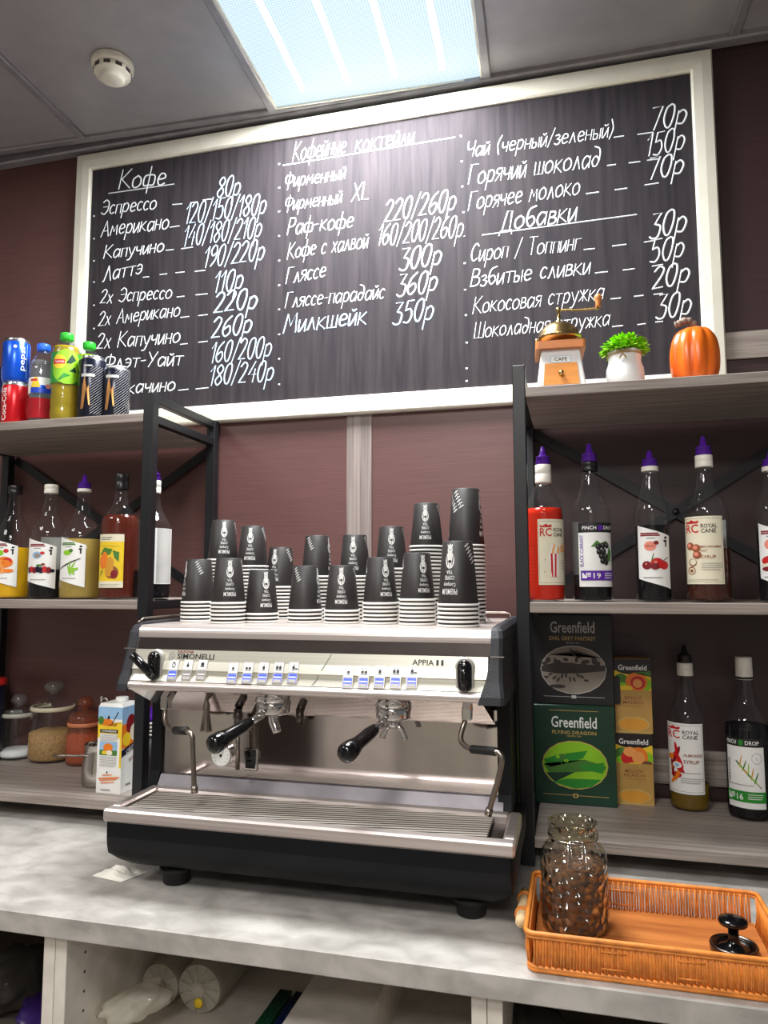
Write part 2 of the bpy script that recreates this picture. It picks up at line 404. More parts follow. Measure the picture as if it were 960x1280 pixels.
b = MB(); b.box(-2.2, -.035, CEIL-.012, 3.2, -.001, CEIL+.02, 't_bar', .004); struct('trim_5', b, 'grey angle strip between wall and ceiling')

lt = thing('ceiling_light', 'square bright ceiling light panel with four glowing tubes above the menu board', 'ceiling light', (.306, -.34, CEIL))
b = MB(); b.T = GR; b.box(LX0+.01, -.59, CEIL+.002, .594, -.016, CEIL+.010, 'prism_pattern'); b.build('diffuser', lt)
b = MB(); b.T = GR
for (x0, x1, y0, y1) in ((LX0, .602, -.016, -.010), (LX0, .602, -.6, -.59), (LX0, LX0+.012, -.59, -.016), (.590, .602, -.59, -.016)): b.box(x0, y0, CEIL-.003, x1, y1, CEIL+.012, 'frame_cream')
b.build('light_frame', lt)
for k in range(4):
    b = MB(); b.T = GR; x = .116+k*.127; b.tube([(x, -.57, CEIL+.004), (x, -.07, CEIL+.004)], .009, 'tube_glow', 8); b.build('light_tube', lt)
al = bpy.data.lights.new('light_glow', 'AREA'); al.shape = 'SQUARE'; al.size = .54; al.energy = 40; al.color = (.97, .99, 1)
ao = bpy.data.objects.new('light_glow', al); COL.objects.link(ao); ao.parent = lt; ao.location = (0, 0, -.02)

p = at(141, 80, z=CEIL)
sd = thing('smoke_detector', 'round cream smoke detector on the grey ceiling left of the light panel', 'smoke detector', (p.x, p.y, CEIL))
b = MB(); b.lathe([(0,.004),(.050,.004),(.052,0),(.052,-.012),(.049,-.016),(0,-.016)], 'white_plastic', p, 40); b.build('mounting_base', sd)
b = MB(); b.lathe([(.046,-.016),(.045,-.030),(.042,-.034),(.030,-.036),(.030,-.043),(.024,-.047),(0,-.048)], 'white_plastic', p, 40); hd = b.build('sensor_head', sd)
b = MB()
for k in range(10):
    a = 2*PI*k/10
    b.T = Matrix.Translation(p) @ Matrix.Rotation(a, 4, 'Z'); b.box(.0435, -.008, -.029, .0462, .008, -.020, 'photo_dark')
b.T = None; b.build('sensor_slot', hd)

# ------------------------------------------------------------------ menu board
BX0, BX1, BZ0, BZ1, BY = -.6481, 1.1556, 1.8954, 2.7534, -.025
mbd = thing('menu_board', 'long black chalk menu board in a cream frame on the wall', 'menu board', ((BX0+BX1)/2, -.013, BZ0))
b = MB(); b.box(BX0+.03, -.012, BZ0+.03, BX1-.03, -.003, BZ1-.03, 'slate'); b.build('chalk_panel', mbd)
FW = .05
pr_ = [(-.002,-.001),(-.020,-.001),(-.0265,-.004),(-.0265,-.022),(-.022,-.0255),(-.010,-.0255),(-.002,-.021)]   # moulding section, (depth y, inwards)
def rail(p0, p1, inw, nm):
    """mitred moulding between two outer corners, inwards direction inw"""
    d = (Vector(p1)-Vector(p0)).normalized(); rings = []
    for P, sg in ((Vector(p0), 1), (Vector(p1), -1)):
        rings.append([P+Vector((0, y, 0))+Vector(inw)*t+d*sg*t for y, t in [(-.001,0),(-.020,0),(-.0255,.004),(-.0265,FW*.5),(-.024,FW-.004),(-.018,FW),(-.001,FW)]])
    q = MB(); q.loft(rings, 'frame_cream', False); return q.build(nm, mbd)
rail((BX0,0,BZ1), (BX1,0,BZ1), (0,0,-1), 'frame_rail'); rail((BX1,0,BZ0), (BX0,0,BZ0), (0,0,1), 'frame_rail')
rail((BX0,0,BZ0), (BX0,0,BZ1), (1,0,0), 'frame_rail'); rail((BX1,0,BZ1), (BX1,0,BZ0), (-1,0,0), 'frame_rail')
# handwriting: every character as chalk strokes in a box one capital high
def S(t): return [([tuple(map(float, q.split(','))) for q in s_.strip('~').split()], s_.startswith('~')) for s_ in t.split(';')]
CAPS = {'К':(.55,'0,0 .05,1;.52,1 .08,.5 .58,0'),'О':(.52,'~.3,1 .06,.82 .0,.4 .15,.03 .38,.06 .52,.45 .48,.85 .3,1'),'Ф':(.6,'~.3,.88 .04,.8 .02,.4 .28,.28 .56,.4 .58,.75 .3,.88;.3,1.05 .27,-.15'),
'Э':(.5,'~.05,.85 .25,1 .48,.8 .48,.3 .25,0 .0,.12;.12,.52 .48,.52'),'А':(.55,'0,0 .3,1 .55,0;.1,.35 .46,.35'),'Л':(.55,'~-.02,.02 .08,.1 .28,1;.28,1 .55,0'),
'М':(.68,'0,0 .12,1 .34,.35 .6,1 .68,0'),'Р':(.46,'0,0 .06,1;~.06,1 .4,.97 .46,.72 .34,.5 .04,.48'),'Г':(.45,'0,0 .04,1 .46,1'),'Ч':(.5,'~.02,1 .04,.55 .2,.45 .48,.55;.52,1 .46,0'),
'Д':(.6,'-.02,-.16 .02,.02 .6,.02 .62,-.16;.1,.02 .26,1 .5,1 .5,.02'),'С':(.46,'~.46,.85 .28,1 .06,.75 .02,.3 .2,0 .46,.14'),'Т':(.5,'0,1 .54,1;.27,1 .25,0'),
'В':(.46,'0,0 .05,1;~.05,1 .38,.95 .38,.62 .06,.53;~.06,.53 .46,.45 .44,.08 0,0'),'Ш':(.7,'0,1 .02,0 .7,0 .72,1;.36,1 .36,0'),'У':(.5,'0,1 .28,.42;.52,1 .08,0'),
'Х':(.5,'0,0 .5,1;.05,1 .48,0'),'Н':(.5,'0,0 .03,1;.48,0 .5,1;.02,.5 .5,.5'),'И':(.5,'~0,1 .0,.2 .08,.0 .3,.4 .5,1;.5,1 .5,0'),'Й':(.5,'~0,1 .0,.2 .08,.0 .3,.4 .5,1;.5,1 .5,0;~.14,1.32 .26,1.2 .42,1.32'),
'П':(.5,'0,0 .03,1 .5,1 .5,0'),'З':(.45,'~.03,.88 .28,1 .43,.78 .2,.54;~.2,.54 .5,.4 .38,.04 .16,0 0,.12'),'Ы':(.62,'0,1 0,0;~0,.52 .34,.5 .34,.04 0,0;.62,1 .62,0'),'Ь':(.38,'0,1 0,0;~0,.52 .36,.5 .34,.04 0,0'),
'Ж':(.7,'0,0 .35,.5 0,1;.35,0 .35,1;.7,1 .35,.5 .72,0'),'Я':(.46,'.46,0 .48,1;~.48,1 .1,.97 .04,.66 .46,.5;.3,.5 0,0'),'Е':(.45,'.46,1 .04,1 0,0 .46,0;.03,.52 .38,.52'),'L':(.42,'0,1 0,0 .42,0'),'X':(.5,'0,0 .5,1;.05,1 .48,0')}
LOW = {'а':(.44,'~.42,.52 .2,.62 .02,.4 .05,.08 .2,0 .42,.3;.44,.6 .42,.02'),'о':(.44,'~.25,.62 .03,.45 .03,.12 .2,0 .42,.15 .42,.45 .25,.62'),'е':(.4,'~.04,.32 .38,.38 .34,.58 .14,.6 .02,.3 .14,.02 .4,.1'),
'р':(.42,'.06,.6 -.02,-.38;~.05,.5 .25,.63 .42,.42 .3,.05 .03,.08'),'у':(.42,'0,.6 .2,.12;~.44,.6 .2,-.2 .0,-.32'),'б':(.42,'~.42,1.0 .1,.85 .02,.35 .2,0 .42,.22 .3,.5 .05,.4'),'ф':(.6,'~.3,.58 .04,.5 .04,.06 .3,.04 .56,.06 .57,.5 .3,.58;.32,1 .26,-.36'),
'т':(.4,'0,.6 .44,.6;.22,.6 .2,0'),'д':(.44,'~.42,.3 .2,.5 .02,.3 .1,.02 .3,.05 .42,.4 .36,.85 .05,1')}
DIG = {'0':(.42,'~.27,1 .08,.85 .0,.4 .12,.03 .3,.03 .42,.5 .4,.9 .27,1'),'1':(.22,'.0,.72 .22,1 .16,0'),'2':(.42,'~.0,.8 .2,1 .4,.85 .3,.5 .0,.02;0,.02 .42,.02'),'3':(.42,'.05,1 .4,1 .16,.58;~.16,.58 .42,.45 .36,.06 .15,0 0,.1'),
'4':(.45,'.34,1 .0,.36 .46,.36;.38,.62 .32,0'),'5':(.42,'.42,1 .1,1 .05,.58;~.05,.58 .3,.62 .4,.3 .26,.02 0,.06'),'6':(.42,'~.4,.98 .1,.7 .0,.25 .18,0 .4,.2 .32,.5 .04,.35'),'7':(.42,'0,1 .44,1 .16,0'),
'8':(.42,'~.24,.52 .03,.78 .24,1 .42,.78 .24,.52 .0,.25 .18,0 .4,.25 .24,.52'),'9':(.42,'~.42,.65 .18,.5 .04,.75 .24,1 .42,.85 .4,.35 .12,0'),
'/':(.3,'0,-.1 .34,1.08'),'(':(.2,'~.2,1.1 .0,.5 .14,-.14'),')':(.2,'~.02,1.1 .18,.5 .0,-.14'),'-':(.28,'0,.4 .26,.43'),'.':(.08,'0,0 .05,.02'),' ':(.3,'')}
def glyph(ch):
    if ch in DIG: w_, t = DIG[ch]; return w_, S(t) if t else []
    if ch in CAPS: w_, t = CAPS[ch]; return w_, S(t)
    if ch in LOW: w_, t = LOW[ch]; return w_, S(t)
    w_, t = CAPS[ch.upper()]; k = .62
    return w_*.72, [([(x*.72, y*k) for x, y in q], sm) for q, sm in S(t)]
def board_pt(px, py): p = at(px, py, y=-.0125); return Vector((p.x, p.z))
def stroke(mb, pts, wd, mat):
    """one chalk mark on the panel: a ribbon with rounded ends, a little proud of the board"""
    if len(pts) == 1: pts = [pts[0], pts[0]+Vector((.001,0))]
    vs = []; fs = []; n = len(pts)
    for i, p in enumerate(pts):
        d = (pts[min(i+1,n-1)]-pts[max(i-1,0)]); d = d.normalized() if d.length > 1e-9 else Vector((1,0)); nn = Vector((-d.y, d.x))*wd/2
        e = -d*wd*.35 if i == 0 else d*wd*.35 if i == n-1 else Vector((0,0)); k_ = .7 if i in (0,n-1) else 1
        a, c = p+nn*k_+e, p-nn*k_+e
        vs += [(a.x, -.0122, a.y), (c.x, -.0122, c.y), (p.x+e.x, -.0132, p.y+e.y)]
    for i in range(n-1):
        q = i*3; fs += [(q,q+3,q+5,q+2),(q+2,q+5,q+4,q+1)]
    mb.add(vs, fs, mat)
def write(mb, t, a, c, hp, wd=.005, mat='chalk', shear=.16):
    """handwrite t with its baseline from photo point a to c and capitals hp high"""
    A, B = board_pt(*a), board_pt(*c); H = (board_pt(a[0], a[1]-hp)-A).y
    adv = []; x = 0
    for ch in t: w_, st = glyph(ch); adv.append((x, st)); x += w_+.14
    x -= .14; L = (B-A).length; k = L/x; wd = min(wd, .088*k); ev = (B-A)/L
    for x0, st in adv:
        jz = random.uniform(-.03,.03)*H
        for q, sm in st:
            P = [Vector((u+v*shear*H/k, v)) for u, v in q]
            P = [A+ev*((x0+p.x)*k)+Vector((0, p.y*H+jz)) for p in P]
            if sm: P = [Vector((v[0], v[1])) for v in catmull([(p.x, p.y, 0) for p in P], 5)]
            stroke(mb, P, wd, mat)
def c1(x, y): return (80+x/3, 130+y/3)
def c2(x, y): return (340+x/3.2, 130+y/3.2)
def c3(x, y): return (570+x/2.4615, 50+y/2.4615)
LINES = [
 (c1, 3, [('Кофе',205,318,375,302,70)], [(168,335,412,300)]),
 (c1, 3, [('Эспрессо',138,415,342,392,52),('80р',572,352,655,340,74)], [(408,377,442,374),(475,370,500,367),(522,360,553,356)]),
 (c1, 3, [('Американо',138,497,388,467,56),('120/150/180р',452,448,752,410,76)], [(398,462,432,457)]),
 (c1, 3, [('Капучино',148,580,370,553,48),('140/180/210р',445,533,735,498,76)], [(383,549,410,546),(440,543,482,537)]),
 (c1, 3, [('Латтэ',145,665,288,636,54),('190/220р',522,613,745,585,76)], [(297,650,318,648),(360,640,385,637),(420,633,450,630),(492,628,528,624)]),
 (c1, 3, [('2х Эспрессо',135,748,400,728,50),('110р',560,706,665,693,78)], [(425,724,450,721),(495,716,537,712)]),
 (c1, 3, [('2х Американо',128,832,430,795,52),('220р',562,783,718,766,74)], [(438,801,468,797),(505,794,537,790)]),
 (c1, 3, [('2х Капучино',122,917,430,895,56),('260р',553,879,698,858,74)], [(437,902,462,899),(505,894,537,890)]),
 (c1, 3, [('Флэт-Уайт',150,993,440,978,52),('160/200р',547,970,772,945,76)], []),
 (c1, 3, [('Мокачино',160,1092,412,1073,50),('180/240р',543,1056,780,1035,74)], [(430,1074,465,1070),(495,1069,540,1064)]),
 (c2, 3.2, [('Кофейные',82,228,290,196,74),('коктейли',332,190,563,158,68)], [(45,245,730,133)]),
 (c2, 3.2, [('Фирменный',50,335,290,300,56)], []),
 (c2, 3.2, [('Фирменный',50,428,275,395,56),('XL',318,388,385,380,68)], []),
 (c2, 3.2, [('Раф-кофе',60,525,320,492,64),('220/260р',448,472,730,425,85)], []),
 (c2, 3.2, [('Кофе с халвой',60,620,380,575,64),('160/200/260р.',420,568,772,530,84)], []),
 (c2, 3.2, [('Гляссе',55,718,210,693,62),('300р',508,668,672,640,85)], []),
 (c2, 3.2, [('Гляссе-парадайс',52,815,445,778,60),('360р',498,772,655,745,85)], []),
 (c2, 3.2, [('Милкшейк',45,915,372,880,74),('350р',482,885,640,860,85)], []),
 (c3, 2.46, [('Чай (черный/зеленый)',32,360,482,298,46)  ,('70р',598,278,706,258,68)], [(487,299,515,295),(560,290,605,284)]),
 (c3, 2.46, [('Горячий шоколад',38,445,440,388,58),('150р',585,360,700,335,68)], [(467,386,490,383),(533,378,565,374),(590,370,620,366)]),
 (c3, 2.46, [('Горячее молоко',38,525,378,473,55),('70р',590,430,697,410,65)], [(402,473,438,468),(490,461,525,456),(582,446,622,440)]),
 (c3, 2.46, [('Добавки',135,590,368,553,60)], [(82,600,555,537)]),
 (c3, 2.46, [('Сироп / Топпинг',45,682,380,645,52),('30р',595,612,705,590,74)], [(395,645,425,642),(482,634,522,629),(580,622,605,618)]),
 (c3, 2.46, [('Взбитые сливки',45,760,410,718,52),('50р',597,685,698,665,68)], [(430,717,465,713),(515,708,548,704),(605,696,635,691)]),
 (c3, 2.46, [('Кокосовая стружка',52,842,452,797,50),('20р',605,767,715,745,65)], [(478,797,505,794),(550,789,575,786),(610,783,635,780)]),
 (c3, 2.46, [('Шоколадная стружка',55,918,470,878,48),('30р',615,862,720,842,72)], [(482,882,512,879),(560,876,582,873),(615,868,635,866)]),
]
for cv, k, words_, dashes in LINES:
    for (t, x0, y0, x1, y1, h_) in words_:
        q = MB(); num = t[-1] in 'р.' and t[0].isdigit()
        write(q, t, cv(x0, y0), cv(x1, y1), h_/k, .0054 if num else .0049, 'chalk_blue' if (num and cv is c1) or t in ('Милкшейк', '350р') else 'chalk')
        q.build('menu_price' if num else 'menu_item', mbd)
    q = MB()
    for (x0, y0, x1, y1) in dashes: stroke(q, [board_pt(*cv(x0, y0)), board_pt(*cv(x1, y1))], .0046, 'chalk')
    if dashes: q.build('leader_dashes' if len(words_) > 1 else 'underline', mbd)
q = MB()
for cv, pts in ((c2, [(28,y) for y in (240,335,430,528,627,725,822,922,1020,1122)]+[(755,128),(758,230),(760,330),(765,433),(770,637),(772,743),(775,845),(778,955),(778,1058),(778,1108)]), (c1, [(112,y) for y in (420,505,588,668,755,842)])):
    for p_ in pts: stroke(q, [board_pt(*cv(*p_))], .0065, 'chalk')
q.build('chalk_dots', mbd)

# ------------------------------------------------------------------ counter and the cabinet under it
b = MB(); b.box(-1.7, -.754, CT-.036, 2.6, -.0005, CT, 'concrete', .002)
tag(b.build('countertop'), 'long grey concrete-look worktop carrying the coffee machine', 'countertop')
M('shaded_laminate', (104,96,86), .6)  # laminate colour darkened to carry the shade inside the two outer cabinets
def cabinet(name, label, x0, x1, sh, inn):
    t = thing(name, label, 'cabinet', ((x0+x1)/2, -.36, 0))
    for x in (x0, x1-.022):
        b = MB(); b.box(x, -.73, .05, x+.022, -.02, CT-.0365, 'white_laminate', .001); sp = b.build('side_panel', t)
        b = MB()
        for k in range(14):
            for yy in (-.68, -.40):
                xx = x+.0222 if x == x0 else x-.0002
                b.lathe([(0,0),(.0027,0)], 'hole_dark', (0,0,0), 8)
                for v in b.v[-16:]: v.xyz = (xx, yy+v.x, .842-k*.032+v.y)
        b.build('peg_hole', sp)
    b = MB(); b.box(x0+.022, -.04, .05, x1-.022, -.02, CT-.0365, inn); b.build('back_panel', t)
    b = MB(); b.box(x0+.022, -.70, sh-.02, x1-.022, -.0405, sh, inn); b.build('shelf_board', t)
    b = MB(); b.box(x0, -.70, 0, x1, -.66, .0495, 'white_laminate'); b.build('plinth', t)
    return t
cabinet('cabinet', 'open white cabinet under the counter below the coffee machine', -.0665, .657, .641, 'white_laminate')
cabinet('cabinet', 'open cabinet at the left end, holding bags and a purple pack', -1.0, -.0675, .588, 'shaded_laminate')
cabinet('cabinet', 'dark open cabinet under the counter below the wicker tray', .658, 1.4, .66, 'shaded_laminate')
# ------------------------------------------------------------------ shelving units
def shelving(label, x0, x1):
    t = thing('shelving_unit', label, 'shelving unit', ((x0+x1)/2, -.19, CT)); P = .026; yf, yb = -.3458, -.012; T = S_TOP+.048
    for x in (x0, x1-P):
        for y in (yf, yb-P):
            b = MB(); b.box(x, y, CT+.0005, x+P, y+P, T, 'black_steel', .0015); b.build('post', t)
    for x in (x0, x1-P):
        for z in (T-.021, S_TOP-.022, S_MID-.022, BENCH-.022):
            b = MB(); b.box(x+.003, yf+P, z, x+P-.003, yb-P, z+.02, 'black_steel', .001); b.build('side_rail', t)
    for z, th in ((S_TOP, .021), (S_MID, .021), (BENCH, .021)):
        b = MB(); b.box(x0+P+.0005, yf, z-th, x1-P-.0005, yb-.004, z, 'grey_oak', .0012); b.build('shelf_board', t)
    zt, zb = S_TOP-.03, S_MID-.0
    xa, xb = x0+P, x1-P
    for k, (za, zc) in enumerate(((zt, S_MID), (S_MID, zt))):
        b = MB(); y = yb+.001-k*.0035; d = Vector((xb-xa, 0, zc-za)).normalized(); nn = Vector((-d.z, 0, d.x))*.012
        A, B = Vector((xa,y,za)), Vector((xb,y,zc)); off = Vector((0,.003,0))
        vs = [A+nn, A-nn, B-nn, B+nn]; b.add(vs+[v+off for v in vs], [(0,1,2,3),(7,6,5,4),(0,4,5,1),(1,5,6,2),(2,6,7,3),(3,7,4,0)], 'black_steel'); b.build('cross_brace', t)
    b = MB(); b.tube([((xa+xb)/2, yb-.004, (zt+zb)/2), ((xa+xb)/2, yb-.009, (zt+zb)/2)], .008, 'black_steel', 12); b.build('brace_bolt', t)
shelving('black steel rack with grey oak shelves left of the coffee machine', -.855, -.1547)
shelving('black steel rack with grey oak shelves right of the coffee machine', .6812, 1.381)
# ------------------------------------------------------------------ espresso machine
em = thing('espresso_machine', 'two-group steel and black espresso machine with cups stacked on top', 'espresso machine', (.32, -.38, CT))
MX0, MX1, MF = -.036, .694, -.652          # body left, right, front
def half_round(x0, x1, z0, z1, r, ins=0, k=8):
    """outline of the tub seen from the front: square above, well rounded below"""
    x0 += ins; x1 -= ins; z0 += ins
    pts = [(x0, z1), (x1, z1)]
    for i in range(k+1): a = -PI/2*i/k; pts.append((x1-r+r*math.cos(a), z0+r*.72+r*.72*math.sin(a)))
    for i in range(k+1): a = -PI/2-PI/2*i/k; pts.append((x0+r+r*math.cos(a), z0+r*.72+r*.72*math.sin(a)))
    return pts
rings = []
for y, ins in ((-.10,.004),(-.12,0),(-.355,0),(-.36,0),(-.565,0),(-.590,.003),(-.612,.010),(-.630,.022),(-.641,.036),(-.648,.052),(MF,.068)):
    pt = half_round(MX0, MX1, .928, 1.0215, .078 if ins < .03 else .06 if ins < .05 else .03, 0)
    pt = [(min(max(x, MX0+ins*.10), MX1-ins*.10), max(z, .928+ins)) for x, z in pt]
    rings.append([(min(x, .677) if y > -.358 else x, y, z) for x, z in pt])
b = MB(); b.loft(rings, 'black_plastic'); b.build('base_tub', em)
for x, y in ((.07,-.578),(.615,-.575),(.07,-.16),(.615,-.16)):
    b = MB(); b.lathe([(0,0),(.021,0),(.0245,.003),(.025,.020),(.030,.023),(.031,.0295),(0,.0295)], 'rubber', (x, y, CT+.0003), 24); b.build('foot', em)
# drip tray: steel rim and perforated grate
TZ = 1.0445
b = MB()
for (x0, y0, x1, y1) in ((MX0-.001,-.656,MX1+.001,-.632),(MX0-.001,-.632,MX0+.020,-.492),(MX1-.020,-.632,MX1+.001,-.492),(MX0+.020,-.516,MX1-.020,-.492)):
    b.box(x0, y0, 1.0218, x1, y1, TZ, 'brushed_steel', .0035)
b.build('tray_rim', em)
b = MB(); b.box(MX0+.019, -.633, 1.0222, MX1-.019, -.499, 1.030, 'steel_dark'); b.build('drip_tray', em)
b = MB(); b.box(MX0+.027, -.630, 1.034, MX1-.046, -.502, 1.040, 'perforated_steel', .001)
for k in range(5): x = .02+k*.15; b.box(x, -.628, 1.0302, x+.008, -.504, 1.0338, 'steel_dark')
b.build('cup_grate', em)
# lower slope, mirror backsplash, pillars, boiler housing
BS = -.470
b = MB(); b.prism([(-.492,1.041),(-.478,1.063),(-.4705,1.063),(-.4705,1.030),(-.492,1.030)], 'x', -.028, .662, 'strip_steel'); b.build('backsplash_foot', em)
b = MB(); b.box(-.030, BS, 1.0635, .652, BS+.006, 1.215, 'mirror_steel'); b.build('backsplash', em)
for x0, x1 in ((-.052,-.0305),(.6525,.676)):
    b = MB(); b.prism([(-.492,1.030),(-.478,1.068),(-.478,1.25),(-.14,1.25),(-.14,1.030)], 'x', x0, x1, 'black_plastic'); b.build('side_pillar', em)
b = MB(); b.box(-.03, BS+.0065, 1.03, .652, -.12, 1.24, 'black_plastic'); b.build('boiler_case', em)
# head: section (y, z) extruded between the cheeks
HX0, HX1 = -.038, .652
def extr(nm, sec, x0, x1, mat, par=em, smooth=False):
    q = MB(); q.prism(sec, 'x', x0, x1, mat, smooth); return q.build(nm, par)
def pan(z):
    """front surface of the control panel at height z"""
    P = [(1.345,-.5575),(1.322,-.564),(1.300,-.570),(1.284,-.5765),(1.281,-.5745),(1.274,-.5755),(1.263,-.584),(1.255,-.589),(1.247,-.590)]
    for (za, ya), (zb, yb) in zip(P, P[1:]):
        if z <= za and z >= zb: return ya+(yb-ya)*(za-z)/(za-zb)
    return P[0][1] if z > 1.345 else P[-1][1]
arc = [(-.545+(-.0125)*math.sin(a*PI/12), 1.3475+.0185*math.cos(a*PI/12)) for a in range(0, 7)]
extr('top_edge', [(-.12,1.366),(-.12,1.34),(-.55,1.34)]+[(-.5575,1.343)]+arc[::-1], HX0, HX1, 'brushed_steel')
extr('mirror_strip', [(-.5577,1.3425),(-.5642,1.3215),(-.54,1.3215),(-.54,1.3395),(-.551,1.3395)], HX0, HX1, 'mirror_steel')
secp = [(pan(z)-.0004, z) for z in (1.3205,1.312,1.300,1.292,1.284,1.281,1.278,1.274,1.268,1.2632)]
extr('control_panel', secp+[(-.54,1.2632),(-.54,1.3205)], HX0, HX1-.004, 'panel_silver')
roll = [(-.582-.0085*math.sin(a*PI/10), 1.2535+.0088*math.cos(a*PI/10)) for a in range(0, 11)]
extr('bottom_roll', roll+[(-.55,1.2447),(-.55,1.2623)], HX0, HX1-.012, 'brushed_steel', smooth=False)
b = MB(); b.add([(HX0,-.579,1.2445),(HX1-.014,-.579,1.2445),(.648,BS-.001,1.190),(-.026,BS-.001,1.190),(HX0,-.579,1.250),(HX1-.014,-.579,1.250),(.648,BS-.001,1.25),(-.026,BS-.001,1.25)], [(0,3,2,1),(4,5,6,7),(0,1,5,4),(1,2,6,5),(2,3,7,6),(3,0,4,7)], 'mirror_steel'); b.build('head_underside', em)
# cheeks with their flared lower corner
def cheek(s, xin, xout, fl=1):
    rings = []
    for z, yf, xi, xo in ((1.243,-.5935,xin-.020*s*fl,xout+.004*s),(1.256,-.592,xin-.016*s*fl,xout+.004*s),(1.28,-.582,xin-.008*s*fl,xout+.001*s),(1.305,-.574,xin-.003*s*fl,xout),(1.335,-.565,xin,xout),(1.352,-.560,xin,xout),(1.364,-.552,xin,xout-.002*s),(1.370,-.540,xin+.001*s,xout-.007*s),(1.372,-.52,xin+.003*s,xout-.010*s)):
        sq = [(xi,yf),(xo-.008*s,yf+.001),(xo-.002*s,yf+.005),(xo,yf+.014),(xo,-.13),(xi,-.13)]
        rings.append([(x, y, z) for x, y in (sq if s > 0 else sq[::-1])])
    q = MB(); q.loft(rings, 'black_grain', False); o = q.build('side_cheek', em)
    q = MB(); x = (xin, xout) if s > 0 else (xout, xin); q.box(x[0], -.5695, 1.3205, x[1]+.001, -.50, 1.3225, 'chrome'); q.build('trim_line', o)
cheek(1, .6525, .6745); cheek(-1, -.0385, -.0615, 0)
b = MB(); b.box(HX0, -.12, 1.2, HX1, -.116, 1.366, 'black_plastic'); b.box(HX0+.001, -.50, 1.245, HX1-.02, -.121, 1.339, 'black_plastic'); b.build('head_case', em)
b = MB(); b.tube([(-.048,-.545,1.370),(-.046,-.53,1.378),(-.044,-.16,1.380),(-.035,-.14,1.380),(.64,-.14,1.380),(.652,-.14,1.378),(.656,-.14,1.366)], .0022, 'dull_steel', 8); b.build('cup_rail', em)
# clear bent rod standing in the right rear corner of the cup warmer
b = MB(); b.tube([(.63,-.44,1.3675),(.612,-.42,1.405),(.605,-.42,1.402),(.632,-.36,1.37),(.60,-.35,1.372)], .0022, 'glass', 6); b.build('clear_rod', em)
# panel graphics and switches
def on_panel(u, v, off): return (u, pan(v)-.0006-off, v)
def px_panel(px, py):
    p = at(px, py, y=-.57); p = at(px, py, y=pan(p.z)); return p
def art(name, items, par=em):
    q = MB(); artwork(q, items, on_panel, .02, .0003); return q.build(name, par)
def txt(s_, pxc, pyc, wpx, hpx, mat):
    c = px_panel(pxc, pyc); a = px_panel(pxc-wpx/2, pyc); b_ = px_panel(pxc+wpx/2, pyc); h_ = (px_panel(pxc, pyc-hpx/2)-px_panel(pxc, pyc+hpx/2)).z
    return ('t', s_, c.x, c.z, b_.x-a.x, h_, mat)
g1 = px_panel(215, 820); R_ = .006
art('maker_badge', [('e', g1.x, g1.z, R_, R_*1.25, 'grey_ink'), ('e', g1.x, g1.z, R_*.8, R_*1.02, 'panel_silver'), ('t', 'S', g1.x, g1.z, R_*.9, R_*1.4, 'grey_ink'), txt('NUOVA', 233, 814.5, 20, 3.2, 'dark_red'), txt('SIMONELLI', 245, 820.5, 46, 7, 'ink')])
art('model_badge', [txt('APPIA', 529, 828, 27, 7, 'ink'), txt('II', 550, 828.5, 9, 7, 'ink')])
art('panel_seam', [('p', [(px_panel(414,819).x, 1.3195), (px_panel(415.2,819).x, 1.3195), (px_panel(389.5,861).x, 1.2645), (px_panel(388,861).x, 1.2645)], 'grey_ink')])
icons = ['1', '2', '3', '4', '5']
def button(px, py, lit, icon):
    c = px_panel(px, py); wd = .0098; zc = c.z
    q = MB(); z0, z1 = zc-.0185, zc+.0185
    q.add([(c.x-wd, pan(z1)-.0018, z1), (c.x+wd, pan(z1)-.0018, z1), (c.x+wd, pan(z0)-.0022, z0), (c.x-wd, pan(z0)-.0022, z0), (c.x-wd, pan(z1)+.004, z1), (c.x+wd, pan(z1)+.004, z1), (c.x+wd, pan(z0)+.004, z0), (c.x-wd, pan(z0)+.004, z0)], [(0,3,2,1),(0,1,5,4),(1,2,6,5),(2,3,7,6),(3,0,4,7)], 'button_silver')
    def fn(u, v, off):
        z = z0+v; return (c.x-wd+u, (pan(z1)-.0018)+((pan(z0)-.0022)-(pan(z1)-.0018))*(z1-z)/(z1-z0)-off, z)
    W_, H_ = 2*wd, .037
    it = [('r', .04, .52, .96, .98, 'white'), ('r', .1, .06, .9, .46, 'led_blue' if lit else 'grey_ink'), ('r', .14, .06, .86, .2, 'silver_ink'), ('r', .14, .27, .86, .33, 'white')]
    if icon == 0: it += [('e', .5, .76, .2, .14, 'ink'), ('e', .5, .76, .13, .09, 'white'), ('r', .46, .76, .54, .92, 'ink')]
    elif icon == 1: it += [('e', .5, .72, .14, .07, 'ink'), ('p', [(.4,.74),(.6,.74),(.5,.92)], 'ink')]
    elif icon == 2: it += [('r', .3, .66, .7, .72, 'ink'), ('e', .5, .8, .18, .08, 'ink')]
    else:
        n = 2 if icon in (4, 6) else 1; big = icon >= 5
        for k in range(n):
            cx = .5 if n == 1 else .34+k*.32
            it += [('r', cx-.12, .68, cx+.12, .82 if big else .78, 'ink'), ('r', cx-.15, .62, cx+.15, .65, 'ink'), ('r', cx-.02, .84, cx+.02, .92, 'ink')]
        if icon == 7: it += [('r', .66, .66, .92, .72, 'ink')]
    artwork(q, it, fn, .02, .0003, W_, H_); q.build('button', em)
for k, px in enumerate((217, 234.5, 252.5)): button(px, 837.5, k == 0, k)
for k, px in enumerate((292, 310.5, 329.5, 348, 366.5)): button(px, 841, True, k+3)
for k, px in enumerate((436, 455.5, 475, 495, 515)): button(px, 846, True, k+3)
